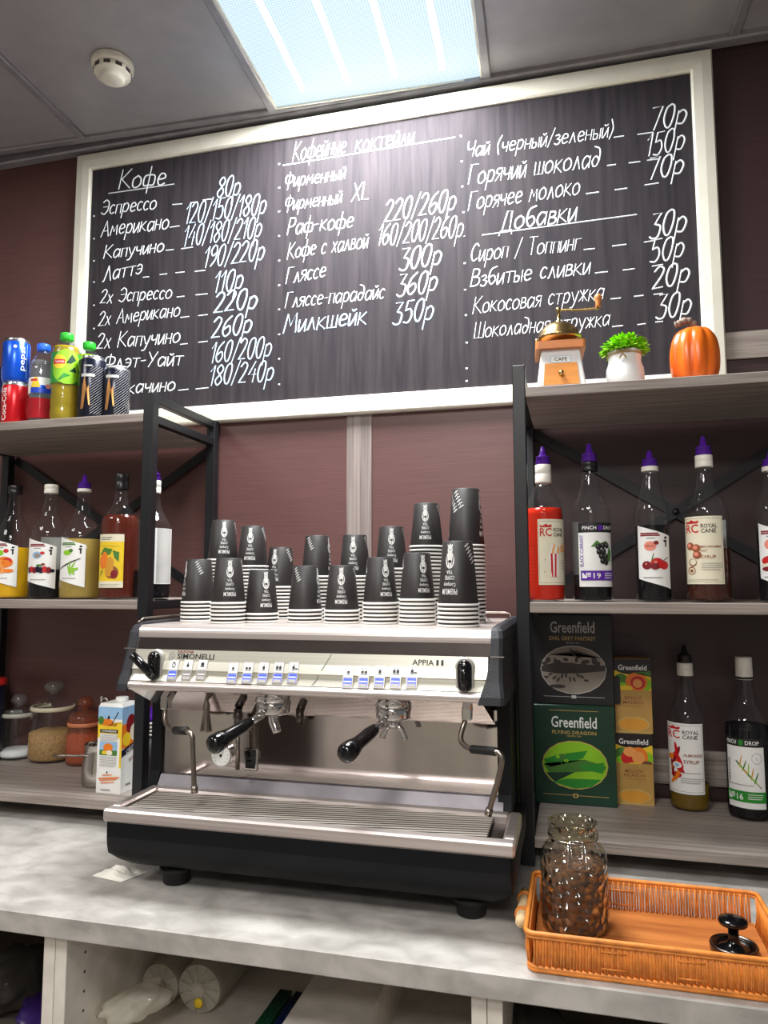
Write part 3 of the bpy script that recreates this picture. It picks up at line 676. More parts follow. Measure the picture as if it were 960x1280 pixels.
# steam levers in their oval recesses
def steam(px, py, lever):
    c = px_panel(px, py); y = pan(c.z)
    def oval(rx, rz, yy, n=24): return [(c.x+rx*math.cos(2*PI*i/n), yy, c.z+(rz-rx)*(1 if math.sin(2*PI*i/n) >= 0 else -1)+rx*math.sin(2*PI*i/n)) for i in range(n)]
    q = MB(); q.loft([oval(.0165,.0315,y+.004), oval(.0165,.0315,y-.004), oval(.0145,.0295,y-.006)], 'button_silver'); kn = q.build('steam_valve', em)
    q = MB(); q.loft([oval(.0125,.027,y-.0062), oval(.0125,.027,y-.010), oval(.010,.0245,y-.013), oval(.004,.016,y-.0145)], 'black_gloss'); q.build('valve_face', kn)
    if lever:
        q = MB(); q.tube([(c.x, y-.014, c.z-.016), (c.x-.006, y-.024, c.z-.004), (c.x-.030, y-.036, c.z+.024)], lambda t: .0092-.0012*t, 'black_gloss', 12); q.build('steam_lever', kn)
    else:
        q = MB(); q.tube([(c.x, y-.009, c.z-.020), (c.x, y-.0125, c.z-.004), (c.x, y-.0125, c.z+.019)], .0075, 'black_gloss', 12); q.build('steam_lever', kn)
steam(195, 832, True); steam(581.5, 844.5, False)
# groups and portafilters
def group_head(px, py, tip, spouts, wd=.034):
    c = at(px, py, y=-.530)
    gz = 1.231
    q = MB(); q.lathe([(0,.042),(wd*.95,.042),(wd,.036),(wd,.010),(wd*1.05,.008),(wd*1.05,-.004),(wd*.9,-.006),(0,-.006)], 'chrome', (c.x, -.530, gz), 36)
    q.box(c.x-wd*1.5, -.528, gz+.02, c.x+wd*1.5, -.475, gz+.028, 'dull_steel', .002); gh = q.build('group_head', em)
    q = MB(); q.lathe([(wd*.5,.002),(wd*.93,.002),(wd*.95,-.004),(wd*.95,-.017),(wd*.85,-.021),(wd*.5,-.024),(0,-.025)], 'chrome', (c.x, -.530, gz-.007), 32)
    base = Vector((c.x, -.530, gz-.018)); e = at(*tip, y=-.668); d = (e-base).normalized()
    q.tube([base+d*.03, base+d*.062], .0068, 'chrome', 12)
    if spouts == 2:
        q.lathe([(0,-.024),(.010,-.024),(.010,-.040),(0,-.040)], 'chrome', (c.x, -.530, gz-.004), 16)
        for sg in (-1, 1): q.tube([(c.x+sg*.002,-.53,gz-.040),(c.x+sg*.013,-.53,gz-.044),(c.x+sg*.020,-.53,gz-.058),(c.x+sg*.021,-.53,gz-.064)], .0055, 'chrome', 10, k=3)
    else:
        q.tube([(c.x,-.53,gz-.024),(c.x,-.53,gz-.042),(c.x+.006,-.533,gz-.054),(c.x+.010,-.535,gz-.062)], lambda t: .0105-.003*t, 'chrome', 12, k=3)
    pf = q.build('portafilter', em)
    h0 = base+d*.058; L = (e-h0).length
    q = MB(); prof = [(0,.0075),(.03,.0095),(.22,.0118),(.5,.0118),(.62,.0138),(.68,.0150),(.70,.0158),(.80,.0172),(.90,.0172),(.96,.0140),(1.0,.006),(1.012,.001)]
    pts = [h0+d*L*t for t, r in prof]
    q.tube(pts, 1, 'black_gloss', 20)
    # give each ring its own radius
    for i, (t, r) in enumerate(prof):
        for j in range(20):
            v = q.v[i*20+j]; q.v[i*20+j] = pts[i]+(v-pts[i])*r
    q.build('portafilter_handle', pf)
group_head(342, 890, (262, 934), 1); group_head(492, 896, (428, 946), 2)
# steam wands, hot water spout
def P3(px, py, y): return at(px, py, y=y)
q = MB(); q.box(P3(208,878,-.535).x-.0085, -.545, P3(208,886,-.535).z, P3(208,878,-.535).x+.0085, -.527, P3(208,868,-.535).z, 'chrome', .002)
q.tube([P3(207,884,-.536), P3(206,895,-.54), P3(208,905,-.55), P3(215,912,-.565), P3(222,913,-.58), P3(234,914,-.60), P3(240,920,-.606), P3(241,935,-.606), P3(243,990,-.606)], .0048, 'dull_steel', 10, k=4); sw = q.build('steam_wand', em)
q = MB(); q.tube([P3(219,913,-.575), P3(233,913.5,-.598)], .0075, 'rubber', 12); q.build('wand_grip', sw)
q = MB(); q.tube([P3(243,982,-.606), P3(243.2,991,-.606)], .0062, 'dull_steel', 12); q.build('wand_tip', sw)
q = MB(); q.box(P3(584,890,-.535).x-.0085, -.545, P3(584,900,-.535).z, P3(584,890,-.535).x+.0085, -.527, P3(584,884,-.535).z, 'chrome', .002)
q.tube([P3(582,899,-.536), P3(579,908,-.54), P3(576,920,-.55), P3(578,929,-.56), P3(588,936,-.575), P3(604,938,-.59), P3(620,940,-.602), P3(627,946,-.606), P3(626,960,-.606), P3(620,984,-.606), P3(610,1018,-.606)], .0048, 'dull_steel', 10, k=4); sw = q.build('steam_wand', em)
q = MB()
q.tube([P3(590,936.5,-.577)+(P3(620,939.5,-.601)-P3(590,936.5,-.577))*(i/24) for i in range(25)], lambda t: .0072+.0008*math.sin(t*75), 'rubber', 12); q.build('wand_grip', sw)
q = MB(); q.tube([P3(612,1011,-.606), P3(610,1019,-.606)], .0062, 'dull_steel', 12); q.build('wand_tip', sw)
c = P3(258, 890, -.54); q = MB(); q.lathe([(0,.035),(.004,.035),(.004,.020),(.0068,.012),(.0068,.004),(.006,0),(.011,-.032),(.0115,-.036),(0,-.036)], 'dull_steel', c, 20); q.build('water_spout', em)
# gauge and rocker switch on the mirror backsplash, drain rod
c = P3(279, 943, BS); q = MB()
def disc(q, c, r, y0, y1, mat, n=28): q.loft([[(c.x+r*math.cos(2*PI*i/n), y, c.z+r*math.sin(2*PI*i/n)) for i in range(n)] for y in (y0, y1)], mat)
disc(q, c, .0235, BS-.0003, BS-.010, 'chrome'); g = q.build('pressure_gauge', em)
q = MB(); disc(q, c, .020, BS-.0103, BS-.0108, 'white'); fp = on_plane((c.x, BS-.0108, c.z), (1,0,0), (0,0,1))
its = [('e', 0, 0, .003, .003, 'ink'), ('p', [(-.001,0),(.001,0),(.009,.013)], 'ink')]
for k in range(11):
    a = math.radians(225-k*27); its.append(('p', [(.018*math.cos(a), .018*math.sin(a)), (.0145*math.cos(a+.05), .0145*math.sin(a+.05)), (.0145*math.cos(a-.05), .0145*math.sin(a-.05))], 'ink'))
artwork(q, its, fp); q.build('gauge_face', g)
c = P3(314, 949, BS); q = MB(); q.box(c.x-.0145, BS-.004, c.z-.0215, c.x+.0145, BS-.0003, c.z+.0215, 'chrome', .002); g = q.build('rocker_switch', em)
q = MB(); q.prism([(BS-.0042,c.z-.017),(BS-.0042,c.z+.017),(BS-.010,c.z+.017),(BS-.0055,c.z)], 'x', c.x-.0105, c.x+.0105, 'black_gloss'); q.build('rocker', g)
for px in (297.5, 375):
    q = MB(); c0 = P3(px, 886, -.50); q.tube([c0, P3(px, 905, -.50)], .008, 'steel_dark', 12)
    if px < 300: q.tube([P3(px, 904, -.50), P3(px-.5, 962, -.50)], .0045, 'dull_steel', 10)
    q.build('drain_hose', em)

# ------------------------------------------------------------------ paper cups, upside down in nested stacks on the machine
CUPZ = 1.3664
def cup_art(Hc, r0, r1):
    """emblem with lettering, and a leafy sprig, in metres (v measured up from the rim of the upturned cup)"""
    k = Hc/.094; it = []
    def e(*a): it.append(('e',)+a)
    for cx in (0, PI*r0*1.0):
        e(cx, .066*k, .0090*k, .0125*k, 'print_white'); e(cx, .0808*k, .0055*k, .0055*k, 'print_white')
        it.append(('p', [(cx-.005*k,.0845*k),(cx+.005*k,.0845*k),(cx+.0062*k,.090*k),(cx+.003*k,.087*k),(cx,.0905*k),(cx-.003*k,.087*k),(cx-.0062*k,.090*k)], 'print_white'))
        e(cx-.002*k, .081*k, .0009*k, .0009*k, 'cup_black'); e(cx+.002*k, .081*k, .0009*k, .0009*k, 'cup_black')
        e(cx, .064*k, .0035*k, .0022*k, 'cup_black'); it.append(('r', cx-.0005*k, .055*k, cx+.0005*k, .062*k, 'cup_black'))
        e(cx-.0055*k, .0655*k, .0008*k, .008*k, 'cup_black', .2); e(cx+.0055*k, .0655*k, .0008*k, .008*k, 'cup_black', -.2)
        it.append(('t', 'TEA', cx, .0485*k, .012*k, .0052*k, 'print_white', PI)); it.append(('t', 'COFFEE', cx, .0405*k, .018*k, .0058*k, 'print_white', PI))
        it.append(('t', 'Company', cx, .0310*k, .022*k, .0075*k, 'print_white', PI)); it.append(('t', 'PREMIUM', cx, .0205*k, .027*k, .0085*k, 'print_white', PI))
    for cx in (PI*r0*.42, -PI*r0*.58):
        for i in range(6):
            t = i/5; x = cx-.007*k+.014*k*t; z = (.088-.024*t)*k
            e(x+.0022*k, z+.0012*k, .0034*k, .0010*k, 'print_white', .45); e(x-.0024*k, z-.0012*k, .0034*k, .0010*k, 'print_white', -2.5)
        it.append(('p', [(cx-.0085*k,.090*k),(cx-.0078*k,.0905*k),(cx+.008*k,.0625*k),(cx+.0073*k,.062*k)], 'print_white'))
    return it
def make_cup(Hc, r0, r1, lab):
    t = thing('paper_cup', lab, 'paper cup', (0, 0, 0), 'black paper cups stacked on the coffee machine')
    q = MB(); q.lathe([(r0-.0018,.0018),(r0-.0016,.004),(r1,Hc-.0008),(r1-.0010,Hc),(r1-.0022,Hc-.0004),(r1-.0026,Hc-.005),(0,Hc-.006)], 'cup_black', seg=40)
    q.lathe([(r0-.0024,.0018),(r1-.0006,Hc-.006)], 'cup_white', seg=40)
    sl = (r0-.0016-r1)/(Hc-.0048)
    def fn(u, v, off):
        r = r0-.0016-(v-.004)*sl+off; a = u/r0
        return (r*math.cos(a), r*math.sin(a), v)
    artwork(q, cup_art(Hc, r0, r1), fn, .004, .00004); body = q.build('cup_wall', t)
    q = MB(); q.lathe([(r0-.0026,.0002),(r0-.0008,0),(r0+.0006,.0012),(r0+.0004,.0034),(r0-.0010,.0042),(r0-.0022,.0040),(r0-.0026,.0002)], 'cup_white', seg=40); q.build('rim', t)
    return t
small = make_cup(.094, .0365, .0262, 'x'); large = make_cup(.121, .0395, .0285, 'x')
ORD = ['topmost', 'second from the top', 'third from the top', 'fourth from the top', 'fifth from the top', 'sixth from the top', 'seventh from the top', 'eighth from the top', 'ninth from the top', 'tenth from the top', 'eleventh from the top', 'twelfth from the top', 'thirteenth from the top', 'fourteenth from the top', 'fifteenth from the top', 'sixteenth from the top', 'seventeenth from the top', 'eighteenth from the top']
PITCH = .0078
used = {'s': False, 'l': False}
def stack(px, top_py, bot_py, n, kind, rot, where, y=None):
    proto, Hc, r = (small, .094, .0365) if kind == 's' else (large, .121, .0395)
    if y is None: p = at(px, bot_py, z=CUPZ+.0005); cy = p.y+r; cx = at(px, (top_py+bot_py)/2, y=cy).x
    else: cy = y; cx = at(px, (top_py+bot_py)/2, y=y).x
    # number of nested cups follows from the height of the pile
    zt = at(px, top_py, y=cy-r*.5).z; n = max(2, round((zt-CUPZ-Hc)/PITCH)+1)
    for k in range(n):
        i = n-1-k
        if not used[kind]: o = proto; used[kind] = True
        else:
            o = proto.copy(); COL.objects.link(o)
            for ch in PARTS[kind]:
                c_ = ch.copy(); COL.objects.link(c_); c_.parent = o
        o.location = (cx, cy, CUPZ+k*PITCH); o.rotation_euler = (0, 0, math.atan2(CAM.y-cy, CAM.x-cx)+math.radians(rot)+(0 if i == 0 else k*1.3))
        o['label'] = 'black paper cup, %s in %s' % (ORD[i] if i < len(ORD) else 'low', where)
    return cx, cy
PARTS = {'s': list(small.children), 'l': list(large.children)}
FR = ['first front stack from the left', 'second front stack from the left', 'third front stack from the left', 'fourth front stack from the left', 'fifth front stack from the left', 'sixth front stack from the left', 'seventh front stack from the left', 'front stack at the right end']
FY = (-.405, -.450, -.405, -.39, -.40, -.40, -.415, -.46)
for (px, tp, bp, kd, rot), nm, y in zip(((248,697,778.5,'s',-75),(285.5,697,778.5,'s',5),(327,712,777,'s',18),(381.5,706,778.5,'s',68),(427.5,708,779.5,'s',-3),(475.5,695,780,'s',22),(521.5,692,781.5,'s',25),(572.5,675,784,'l',-28)), FR, FY): stack(px, tp, bp, 0, kd, rot, 'the '+nm, y)
BK = ['first back stack from the left', 'second back stack from the left', 'third back stack from the left', 'fourth back stack from the left', 'fifth back stack from the left', 'sixth back stack from the left', 'tall back stack second from the right', 'tallest back stack at the right end']
for (px, tp, kd, rot, y), nm in zip(((278.5,648,'s',3,-.295),(315.5,655.5,'s',-12,-.300),(350.5,686,'s',-30,-.250),(396,670,'s',72,-.285),(443.5,667,'s',-8,-.285),(489.5,657,'s',0,-.300),(533.5,627,'s',-5,-.315),(583,612.5,'l',75,-.325)), BK): stack(px, tp, 778, 0, kd, rot, 'the '+nm, y)
# ------------------------------------------------------------------ crumpled napkin by the machine
p = at(143, 1092, z=CT); q = MB(); vs = []; fs = []; n, mm = 12, 8
for i in range(n+1):
    for j in range(mm+1):
        u = i/n-.5; v = j/mm-.5
        h_ = (.25-u*u)*(.25-v*v)*16*.013*(.75+.5*math.sin(9*u+7*v)*math.cos(11*v-3*u))
        vs.append((p.x+.012+u*.070+.02*v, p.y+v*.055-.012*u, CT+.0008+max(0, h_)+random.uniform(0,.003)*(abs(u)<.45 and abs(v)<.45)))
for i in range(n):
    for j in range(mm): a = i*(mm+1)+j; fs.append((a, a+mm+1, a+mm+2, a+1))
q.add(vs, fs, 'paper'); q.add([(v[0], v[1], CT+.0003) for v in vs], [f[::-1] for f in fs], 'paper')
tag(q.build('napkin', None, (p.x, p.y, CT)), 'crumpled white paper napkin on the counter left of the machine foot', 'napkin')
# ------------------------------------------------------------------ bottles
def rc_logo(u, v, wu, hv):
    """the crowned RC mark beside two stacked words"""
    c = [('p', [(u-wu*.46,v+hv*.50),(u-wu*.40,v+hv*.50+hv*.02),(u-wu*.1,v+hv*.50+hv*.02),(u-wu*.04,v+hv*.50),(u-wu*.02,v+hv*.78),(u-wu*.14,v+hv*.62),(u-wu*.25,v+hv*.86),(u-wu*.36,v+hv*.62),(u-wu*.48,v+hv*.78)], 'red'),
         ('t', 'RC', u-wu*.25, v, wu*.44, hv*.85, 'red'), ('t', 'ROYAL', u+wu*.27, v+hv*.24, wu*.46, hv*.40, 'ink'), ('t', 'CANE', u+wu*.25, v-hv*.24, wu*.42, hv*.40, 'ink')]
    # the crown outline is split in triangles so that it stays a crown
    pts = c[0][1]; c[0:1] = [('p', [pts[0],pts[3],pts[4],pts[5]], 'red'), ('p', [pts[0],pts[3],pts[6]], 'red'), ('p', [pts[0],pts[3],pts[7],pts[8]], 'red')]
    return c
def lines(u0, u1, v, n, dv, m_='grey_ink', h_=.006): return [('r', u0, v-k*dv, u1-(.12 if k == n-1 else 0)*(u1-u0), v-k*dv+h_, m_) for k in range(n)]
def border(m_='grey_ink', a=.03, t=.008): return [('r',a,a,1-a,a+t*.6,m_),('r',a,1-a-t*.6,1-a,1-a,m_),('r',a,a,a+t,1-a,m_),('r',1-a-t,a,1-a,1-a,m_)]
def ribbon(base): return [('r',0,0,1,1,base)]
LAB = {}
LAB['popcorn'] = [('r',0,0,1,1,'cream')]+border()+rc_logo(.44,.80,.80,.15)+[('r',.30,.12,.62,.48,'red')]+[('p',[(.30+k*.128,.48),(.365+k*.128,.48),(.375+k*.1,.12),(.335+k*.1,.12)],'white') for k in range(3)]+[('p',[(.28,.12),(.40,.12),(.29,.48),(.27,.48)],'cream'),('p',[(.56,.12),(.66,.12),(.66,.48),(.63,.48)],'cream')]+[('e',.33+.052*(k%6)+.02*(k//6),.50+.045*(k//6),.036,.026,('cream','white','peach')[k%3]) for k in range(16)]+[('e',.2,.38,.012,.01,'grey_ink'),('e',.18,.2,.012,.01,'grey_ink')]+[('r',.68,.58,.92,.60,'peach'),('r',.68,.54,.92,.56,'peach'),('r',.68,.50,.88,.52,'peach')]+lines(.70,.94,.36,4,.04)
LAB['blackcurrant'] = [('r',0,0,1,1,'white'),('r',0,.845,1,1,'ink'),('t','PINCH',.30,.92,.36,.055,'white'),('r',.53,.88,.65,.96,'purple'),('t','DROP',.83,.92,.30,.055,'white'),('t','BLACK CURRANT',.085,.56,.46,.10,'purple',PI/2)]
LAB['blackcurrant'][-1] = ('tv','BLACK CURRANT',.09,.56,.10,.50,'purple')
LAB['blackcurrant'] += [('p',[(.33,.62),(.48,.72),(.62,.66),(.48,.62)],'leaf'),('p',[(.74,.42),(.88,.38),(.93,.55),(.84,.62)],'leaf'),('e',.72,.66,.09,.05,'leaf')]+[('e',x,y,.075,.048,'ink') for x,y in ((.52,.62),(.64,.64),(.76,.64),(.54,.54),(.66,.55),(.60,.47),(.72,.47),(.63,.40),(.73,.38))]+[('e',x-.02,y+.015,.02,.013,'grey_ink') for x,y in ((.52,.62),(.64,.64),(.76,.64),(.54,.54),(.66,.55),(.60,.47),(.72,.47),(.63,.40))]
LAB['blackcurrant'] += [('r',.06,.10,1,.25,'purple'),('t','№19',.33,.175,.46,.09,'white')]+lines(.66,.95,.20,3,.035,'print_white',.012)
def slanted(kind):
    base = [('p',[(0,1),(0,.16),(1,0),(1,.83)],'white')]
    base += [('r',.10,.855,.62,.88,'dark_red' if kind != 'vanilla' else 'leaf'),('r',.10,.825,.66,.85,'dark_red' if kind != 'vanilla' else 'leaf'),('r',.28,.785,.52,.80,'grey_ink'),('e',.84,.80,.05,.02,'ink'),('e',.82,.75,.06,.018,'ink'),('r',.81,.66,.86,.75,'ink'),('r',.16,.17,.7,.185,'grey_ink')]
    if kind == 'cherry': base += [('e',.38,.67,.17,.075,'skin_pink'),('t','SIROP',.38,.67,.22,.03,'dark_red'),('e',.55,.72,.07,.032,'dark_red'),('e',.28,.37,.14,.065,'dark_red'),('e',.76,.37,.14,.065,'red'),('e',.56,.40,.18,.085,'red'),('e',.50,.355,.12,.055,'dark_red'),('p',[(.40,.44),(.46,.56),(.48,.56),(.44,.44)],'leaf'),('p',[(.7,.44),(.9,.50),(.9,.485),(.72,.43)],'stem_brown'),('e',.52,.42,.04,.02,'skin_pink'),('e',.26,.39,.03,.015,'skin_pink')]
    if kind == 'berries': base += [('e',.40,.66,.16,.07,'sky'),('e',.42,.65,.1,.045,'photo_grey'),('e',.58,.70,.07,.03,'red')]+[('e',.12+.11*(k%8),.34+.05*(k//8)+.015*(k%2),.075,.035,('berry','red','dark_red','berry')[k%4]) for k in range(15)]+[('e',.5,.46,.1,.02,'leaf'),('e',.62,.48,.06,.02,'dark_red')]
    if kind == 'vanilla': base += [('e',.36,.68,.16,.05,'lime'),('e',.50,.72,.08,.035,'leaf')]+[('p',[(.0+.06*k,.36+.02*k),(.03+.06*k,.35+.02*k),(.85-.05*k,.56-.01*k),(.83-.05*k,.575-.01*k)],'ink' if k%2 else 'stem_brown') for k in range(4)]+[('e',.55+.1*math.cos(k*1.2),.36+.06*math.sin(k*1.2),.13,.022,'lime',k*.7) for k in range(6)]
    if kind == 'peach': base += [('e',.40,.69,.14,.06,'lime'),('e',.62,.73,.09,.04,'red'),('e',.58,.50,.28,.115,'orange'),('e',.40,.46,.2,.09,'peach'),('e',.68,.53,.14,.06,'red'),('e',.62,.49,.15,.06,'orange'),('e',.5,.33,.24,.05,'peach'),('e',.3,.35,.2,.045,'orange'),('e',.72,.33,.16,.04,'orange')]
    if kind == 'cake': base += [('e',.38,.67,.17,.075,'skin_pink'),('e',.4,.42,.3,.08,'red'),('e',.4,.35,.3,.04,'cream'),('e',.4,.30,.3,.04,'dark_red')]
    return base
for k in ('cherry','berries','vanilla','peach','cake'): LAB[k] = slanted(k)
LAB['macadamia'] = [('r',0,0,1,1,'cream')]+border()+rc_logo(.46,.82,.80,.15)+[('e',x,y,.11,.058,'nut_brown') for x,y in ((.20,.56),(.36,.53),(.38,.43),(.26,.32),(.22,.20))]+[('e',x-.02,y+.01,.06,.03,'skin_pink') for x,y in ((.20,.56),(.36,.53),(.38,.43))]+[('e',x,y,.085,.045,'cream') for x,y in ((.27,.325),(.23,.195))]+[('e',.23,.195,.05,.026,'nut_brown'),('t','MACADAMIA',.70,.55,.46,.03,'dark_red'),('t','NUT',.54,.49,.14,.03,'dark_red'),('t','SYRUP',.64,.40,.32,.045,'nut_brown')]+lines(.48,.94,.30,4,.03)+lines(.12,.92,.06,1,.03)
LAB['almond'] = [('r',0,0,1,1,'white')]+border('ink',.03,.006)+rc_logo(.46,.84,.84,.14)+[('e',.30+.10*math.sin(k*2.4),.26+.036*k,.15,.042,('red','orange','dark_red')[k%3],k*.9) for k in range(10)]+[('e',.34,.40,.12,.045,'white'),('e',.34,.40,.06,.026,'sky'),('e',.30,.56,.10,.02,'red',.9),('e',.24,.19,.10,.03,'orange',.5),('t','ALMONDS',.72,.55,.44,.04,'nut_brown'),('t','SYRUP',.68,.46,.36,.05,'nut_brown')]+lines(.42,.94,.30,1,.03)+lines(.42,.94,.22,3,.03)
LAB['tarragon'] = [('r',0,0,1,1,'white'),('r',0,.88,1,1,'ink'),('t','PINCH',.16,.94,.30,.06,'white'),('r',.37,.90,.48,.975,'green'),('t','DROP',.70,.94,.34,.06,'white'),('tv','TARRAGON',.07,.50,.08,.38,'ink'),('e',.80,.72,.13,.08,'silver_ink'),('e',.80,.72,.115,.07,'white'),('t','1L',.80,.72,.08,.04,'silver_ink')]
LAB['tarragon'] += [('p',[(.30,.66),(.31,.68),(.90,.30),(.885,.29)],'stem_brown')]+[('e',.36+.045*k,.645-.028*k+.05*(1 if k%2 else -.4),.10,.014,('leaf','pear','lime')[k%3],1.0+.2*(k%3) if k%2 else 2.6) for k in range(10)]+[('r',.02,.33,.7,.337,'grey_ink'),('r',0,.09,1,.245,'green'),('t','№16',.24,.165,.40,.095,'white')]+lines(.55,.92,.20,3,.03,'white',.008)
LAB['pear'] = [('r',0,0,1,1,'yellow'),('r',0,.0,1,.12,'cream'),('r',0,.86,1,1,'cream')]+lines(.12,.6,.93,2,.035,'ink',.012)+[('r',.1,.77,.85,.775,'ink'),('p',[(.10,.62),(.3,.75),(.62,.72),(.55,.62),(.3,.58)],'leaf'),('p',[(.62,.70),(.85,.66),(.84,.48),(.7,.55)],'leaf'),('e',.27,.48,.21,.13,'orange'),('e',.33,.58,.12,.09,'orange'),('e',.60,.29,.24,.12,'nut_brown'),('e',.54,.44,.14,.14,'pear'),('e',.52,.30,.17,.09,'pear'),('p',[(.1,.2),(.22,.34),(.26,.3)],'leaf'),('e',.7,.25,.12,.08,'dark_red')]+lines(.1,.9,.06,2,.03)
LAB['plain'] = [('r',0,0,1,1,'silver_ink'),('r',0,0,.12,1,'white'),('r',.88,0,1,1,'white'),('r',.0,.0,1,.01,'white')]
def label_items(key):
    out = []
    for it in LAB[key]:
        if it[0] == 'tv':      # words that read upwards
            vs, ts = letters(it[1]); _, s_, cx, cy, wu, hv, m_ = it
            out.append(('raw', [(cx-y*wu, cy+x*hv) for x, y in vs], ts, m_))
        else: out.append(it)
    return out
_s2 = shape2d
def shape2d(it): return (it[1], it[2], it[3]) if it[0] == 'raw' else _s2(it)
def bottle(label, group, y, zb, l, r, base, sh0, sh1, cap_b, cap_t, liq, fill, lab=None, key=None, pour=None, cap='cap_white', collar=None, back=None, tilt=0, flare=1):
    """l..r body edges, base, shoulder start/end, cap bottom/top and fill level as heights in the photograph"""
    c = (l+r)/2; P = at(c, base, y=y); cx = P.x; Z = lambda py: max(0, at(c, py, y=y).z-P.z)
    R = (at(r, sh0, y=y)-at(l, sh0, y=y)).length/2*.965; rn = .0145
    H = Z(cap_t); za, zc, zk = Z(sh0), Z(sh1), Z(cap_b)
    t = thing('syrup_bottle', label, 'bottle', (cx, y, zb), group)
    prof = [(0,.004),(R*.55,.003),(R*.86,0),(R*.97,.004),(R,.010),(R,.030),(R*.985,za*.55),(R*.985,za*.93),(R*.96,za)]
    m_ = 6
    for i in range(1, m_+1):
        s_ = i/m_; q = (1-math.cos(PI*s_))/2*.55+.45*s_; prof.append((R*.96+(rn*1.35-R*.96)*q, za+(zc-za)*s_))
    prof += [(rn*1.12, zc+(zk-zc)*.5),(rn*1.0, zk-.003),(rn*1.0, H-.001),(rn*.8, H-.001)]
    q = MB(); q.lathe(prof, 'glass', (cx, y, zb), 40)
    inner = [(max(0, r_-.0022), z) for r_, z in prof]
    q.build('bottle_glass', t)
    zf = Z(fill); il = [(0,.0048),(max(.001,R*.86-.003),.0048)]+[(r_, z) for r_, z in inner[3:] if z < zf]
    k_ = next(i for i, (r_, z) in enumerate(inner) if z >= zf and i > 2); (r0, z0), (r1, z1) = inner[k_-1], inner[k_]
    rf = r0+(r1-r0)*((zf-z0)/(z1-z0) if z1 > z0 else 0); il += [(rf, zf), (0, zf)]
    q = MB(); q.lathe(il, liq, (cx, y, zb), 36); q.build('syrup', t)
    f0 = facing((cx, y))
    if key:
        half = (r-l)/2; a0 = math.asin(max(-.985, min(.985, (lab[0]-c)/half))); a1 = math.asin(max(-.985, min(.985, (lab[2]-c)/half)))
        z1_, z0_ = at((l+r)/2, lab[1], y=y-R*.8).z-P.z, at((l+r)/2, lab[3], y=y-R*.8).z-P.z; w_ = R*(a1-a0)
        q = MB(); fn = on_cylinder((cx, y), R+.0002, f0+(a0+a1)/2, zb+z0_, w_)
        artwork(q, label_items(key), fn, .0036, .0002, w_, z1_-z0_); q.build('label', t)
    if back:
        a0 = math.asin(max(-.99, (back[0]-c)/((r-l)/2))); a1 = math.asin(min(.99, (back[2]-c)/((r-l)/2)))
        # the back label is seen through the glass: it sits on the far side
        zt_, zo_ = Z(back[1]), Z(back[3])
        q = MB(); vs = []; n = 14
        for i in range(n+1):
            a = f0+PI-(a0+(a1-a0)*i/n)
            for z in (zo_, zt_): vs.append((cx+(R+.0004)*math.cos(a), y+(R+.0004)*math.sin(a), zb+z))
        q.add(vs, [(2*i,2*i+2,2*i+3,2*i+1) for i in range(n)], 'silver_ink'); q.build('back_label', t)
    zc_ = H
    q = MB(); q.lathe([(rn*.9,zk),(rn+.0022,zk),(rn+.0026,zk+.002),(rn+.0024,(zk+H)/2-.001),(rn+.0015,(zk+H)/2),(rn+.0024,(zk+H)/2+.001),(rn+.0022,H-.001),(rn+.0012,H),(0,H)], cap, (cx, y, zb), 28)
    if collar: q.lathe([(rn+.0026,zk+.001),(rn+.0028,zk+.003),(rn+.0026,zk+.006)], collar, (cx, y, zb), 28)
    q.build('cap', t)
    if pour is not None:
        hp = Z(pour)-H; pm = 'pourer_purple' if cap != 'cap_ink' else 'cap_black'
        pm = bottle.pm
        q = MB(); q.lathe([(0,0),(rn*1.05,0),(rn*1.1,.003),(rn*.95,hp*.35),(rn*1.05,hp*.37),(rn*1.0,hp*.44),(rn*.62,hp*.48),(rn*.5,hp*.55),(rn*.28,hp*.97),(rn*.16,hp),(0,hp)], pm, (cx, y, zb+H+.0002), 24); q.build('pourer', t)
    if tilt: t.rotation_euler = (0, tilt, 0)
    return t
bottle.pm = 'pourer_purple'
GR_R = 'syrup bottles on the middle shelf of the right rack'; GR_L = 'syrup bottles on the middle shelf of the left rack'; GR_B = 'syrup bottles on the lowest shelf of the right rack'
bottle('red popcorn syrup bottle with cream label, left end of the right rack', GR_R, -.265, S_MID, 657.5,707.5,752.5, 637,610,605,582, 'liq_red',637, (674,650,707,732),'popcorn', pour=559)
bottle('blackcurrant syrup bottle with purple number band and black label top', GR_R, -.265, S_MID, 716,767,752.5, 641,607,590,578, 'liq_dark',719, (725,654,766,734),'blackcurrant', pour=555, cap='cap_black', back=(717,652,742,722))
bottle('dark cherry syrup bottle with slanted white cherry label', GR_R, -.265, S_MID, 795,841.5,753, 640,608,590,584, 'liq_dark',658, (800,657,839,737),'cherry', pour=564)
bottle('tall brown macadamia nut syrup bottle with cream label and white cap', GR_R, -.265, S_MID, 858,917,753.5, 640,606,585,570, 'liq_brown',687, (860,646,907,731),'macadamia', pour=546, back=(880,650,912,687))
bottle('dark syrup bottle with white label cut off at the right photo edge', GR_R, -.265, S_MID, 948,997,754, 640,608,590,584, 'liq_dark',660, (953,654,990,737),'cake', pour=564)
bottle('yellow peach syrup bottle with black cap at left photo edge', GR_L, -.275, S_MID, -7,33,750.5, 676,645,620,609.5, 'liq_orange',687, (-6,674,18,736),'peach', cap='cap_black')
bottle('dark berry syrup bottle with plain white cap and slanted label', GR_L, -.275, S_MID, 38,79,750.5, 670,640,619,608, 'liq_dark',714, (39,674,66,738),'berries', back=(50,672,78,715))
bottle('pale yellow vanilla syrup bottle with purple pourer and slanted label', GR_L, -.275, S_MID, 77.5,123,750.5, 670,640,617,613, 'liq_pale',676, (79,672,104,736),'vanilla', pour=596)
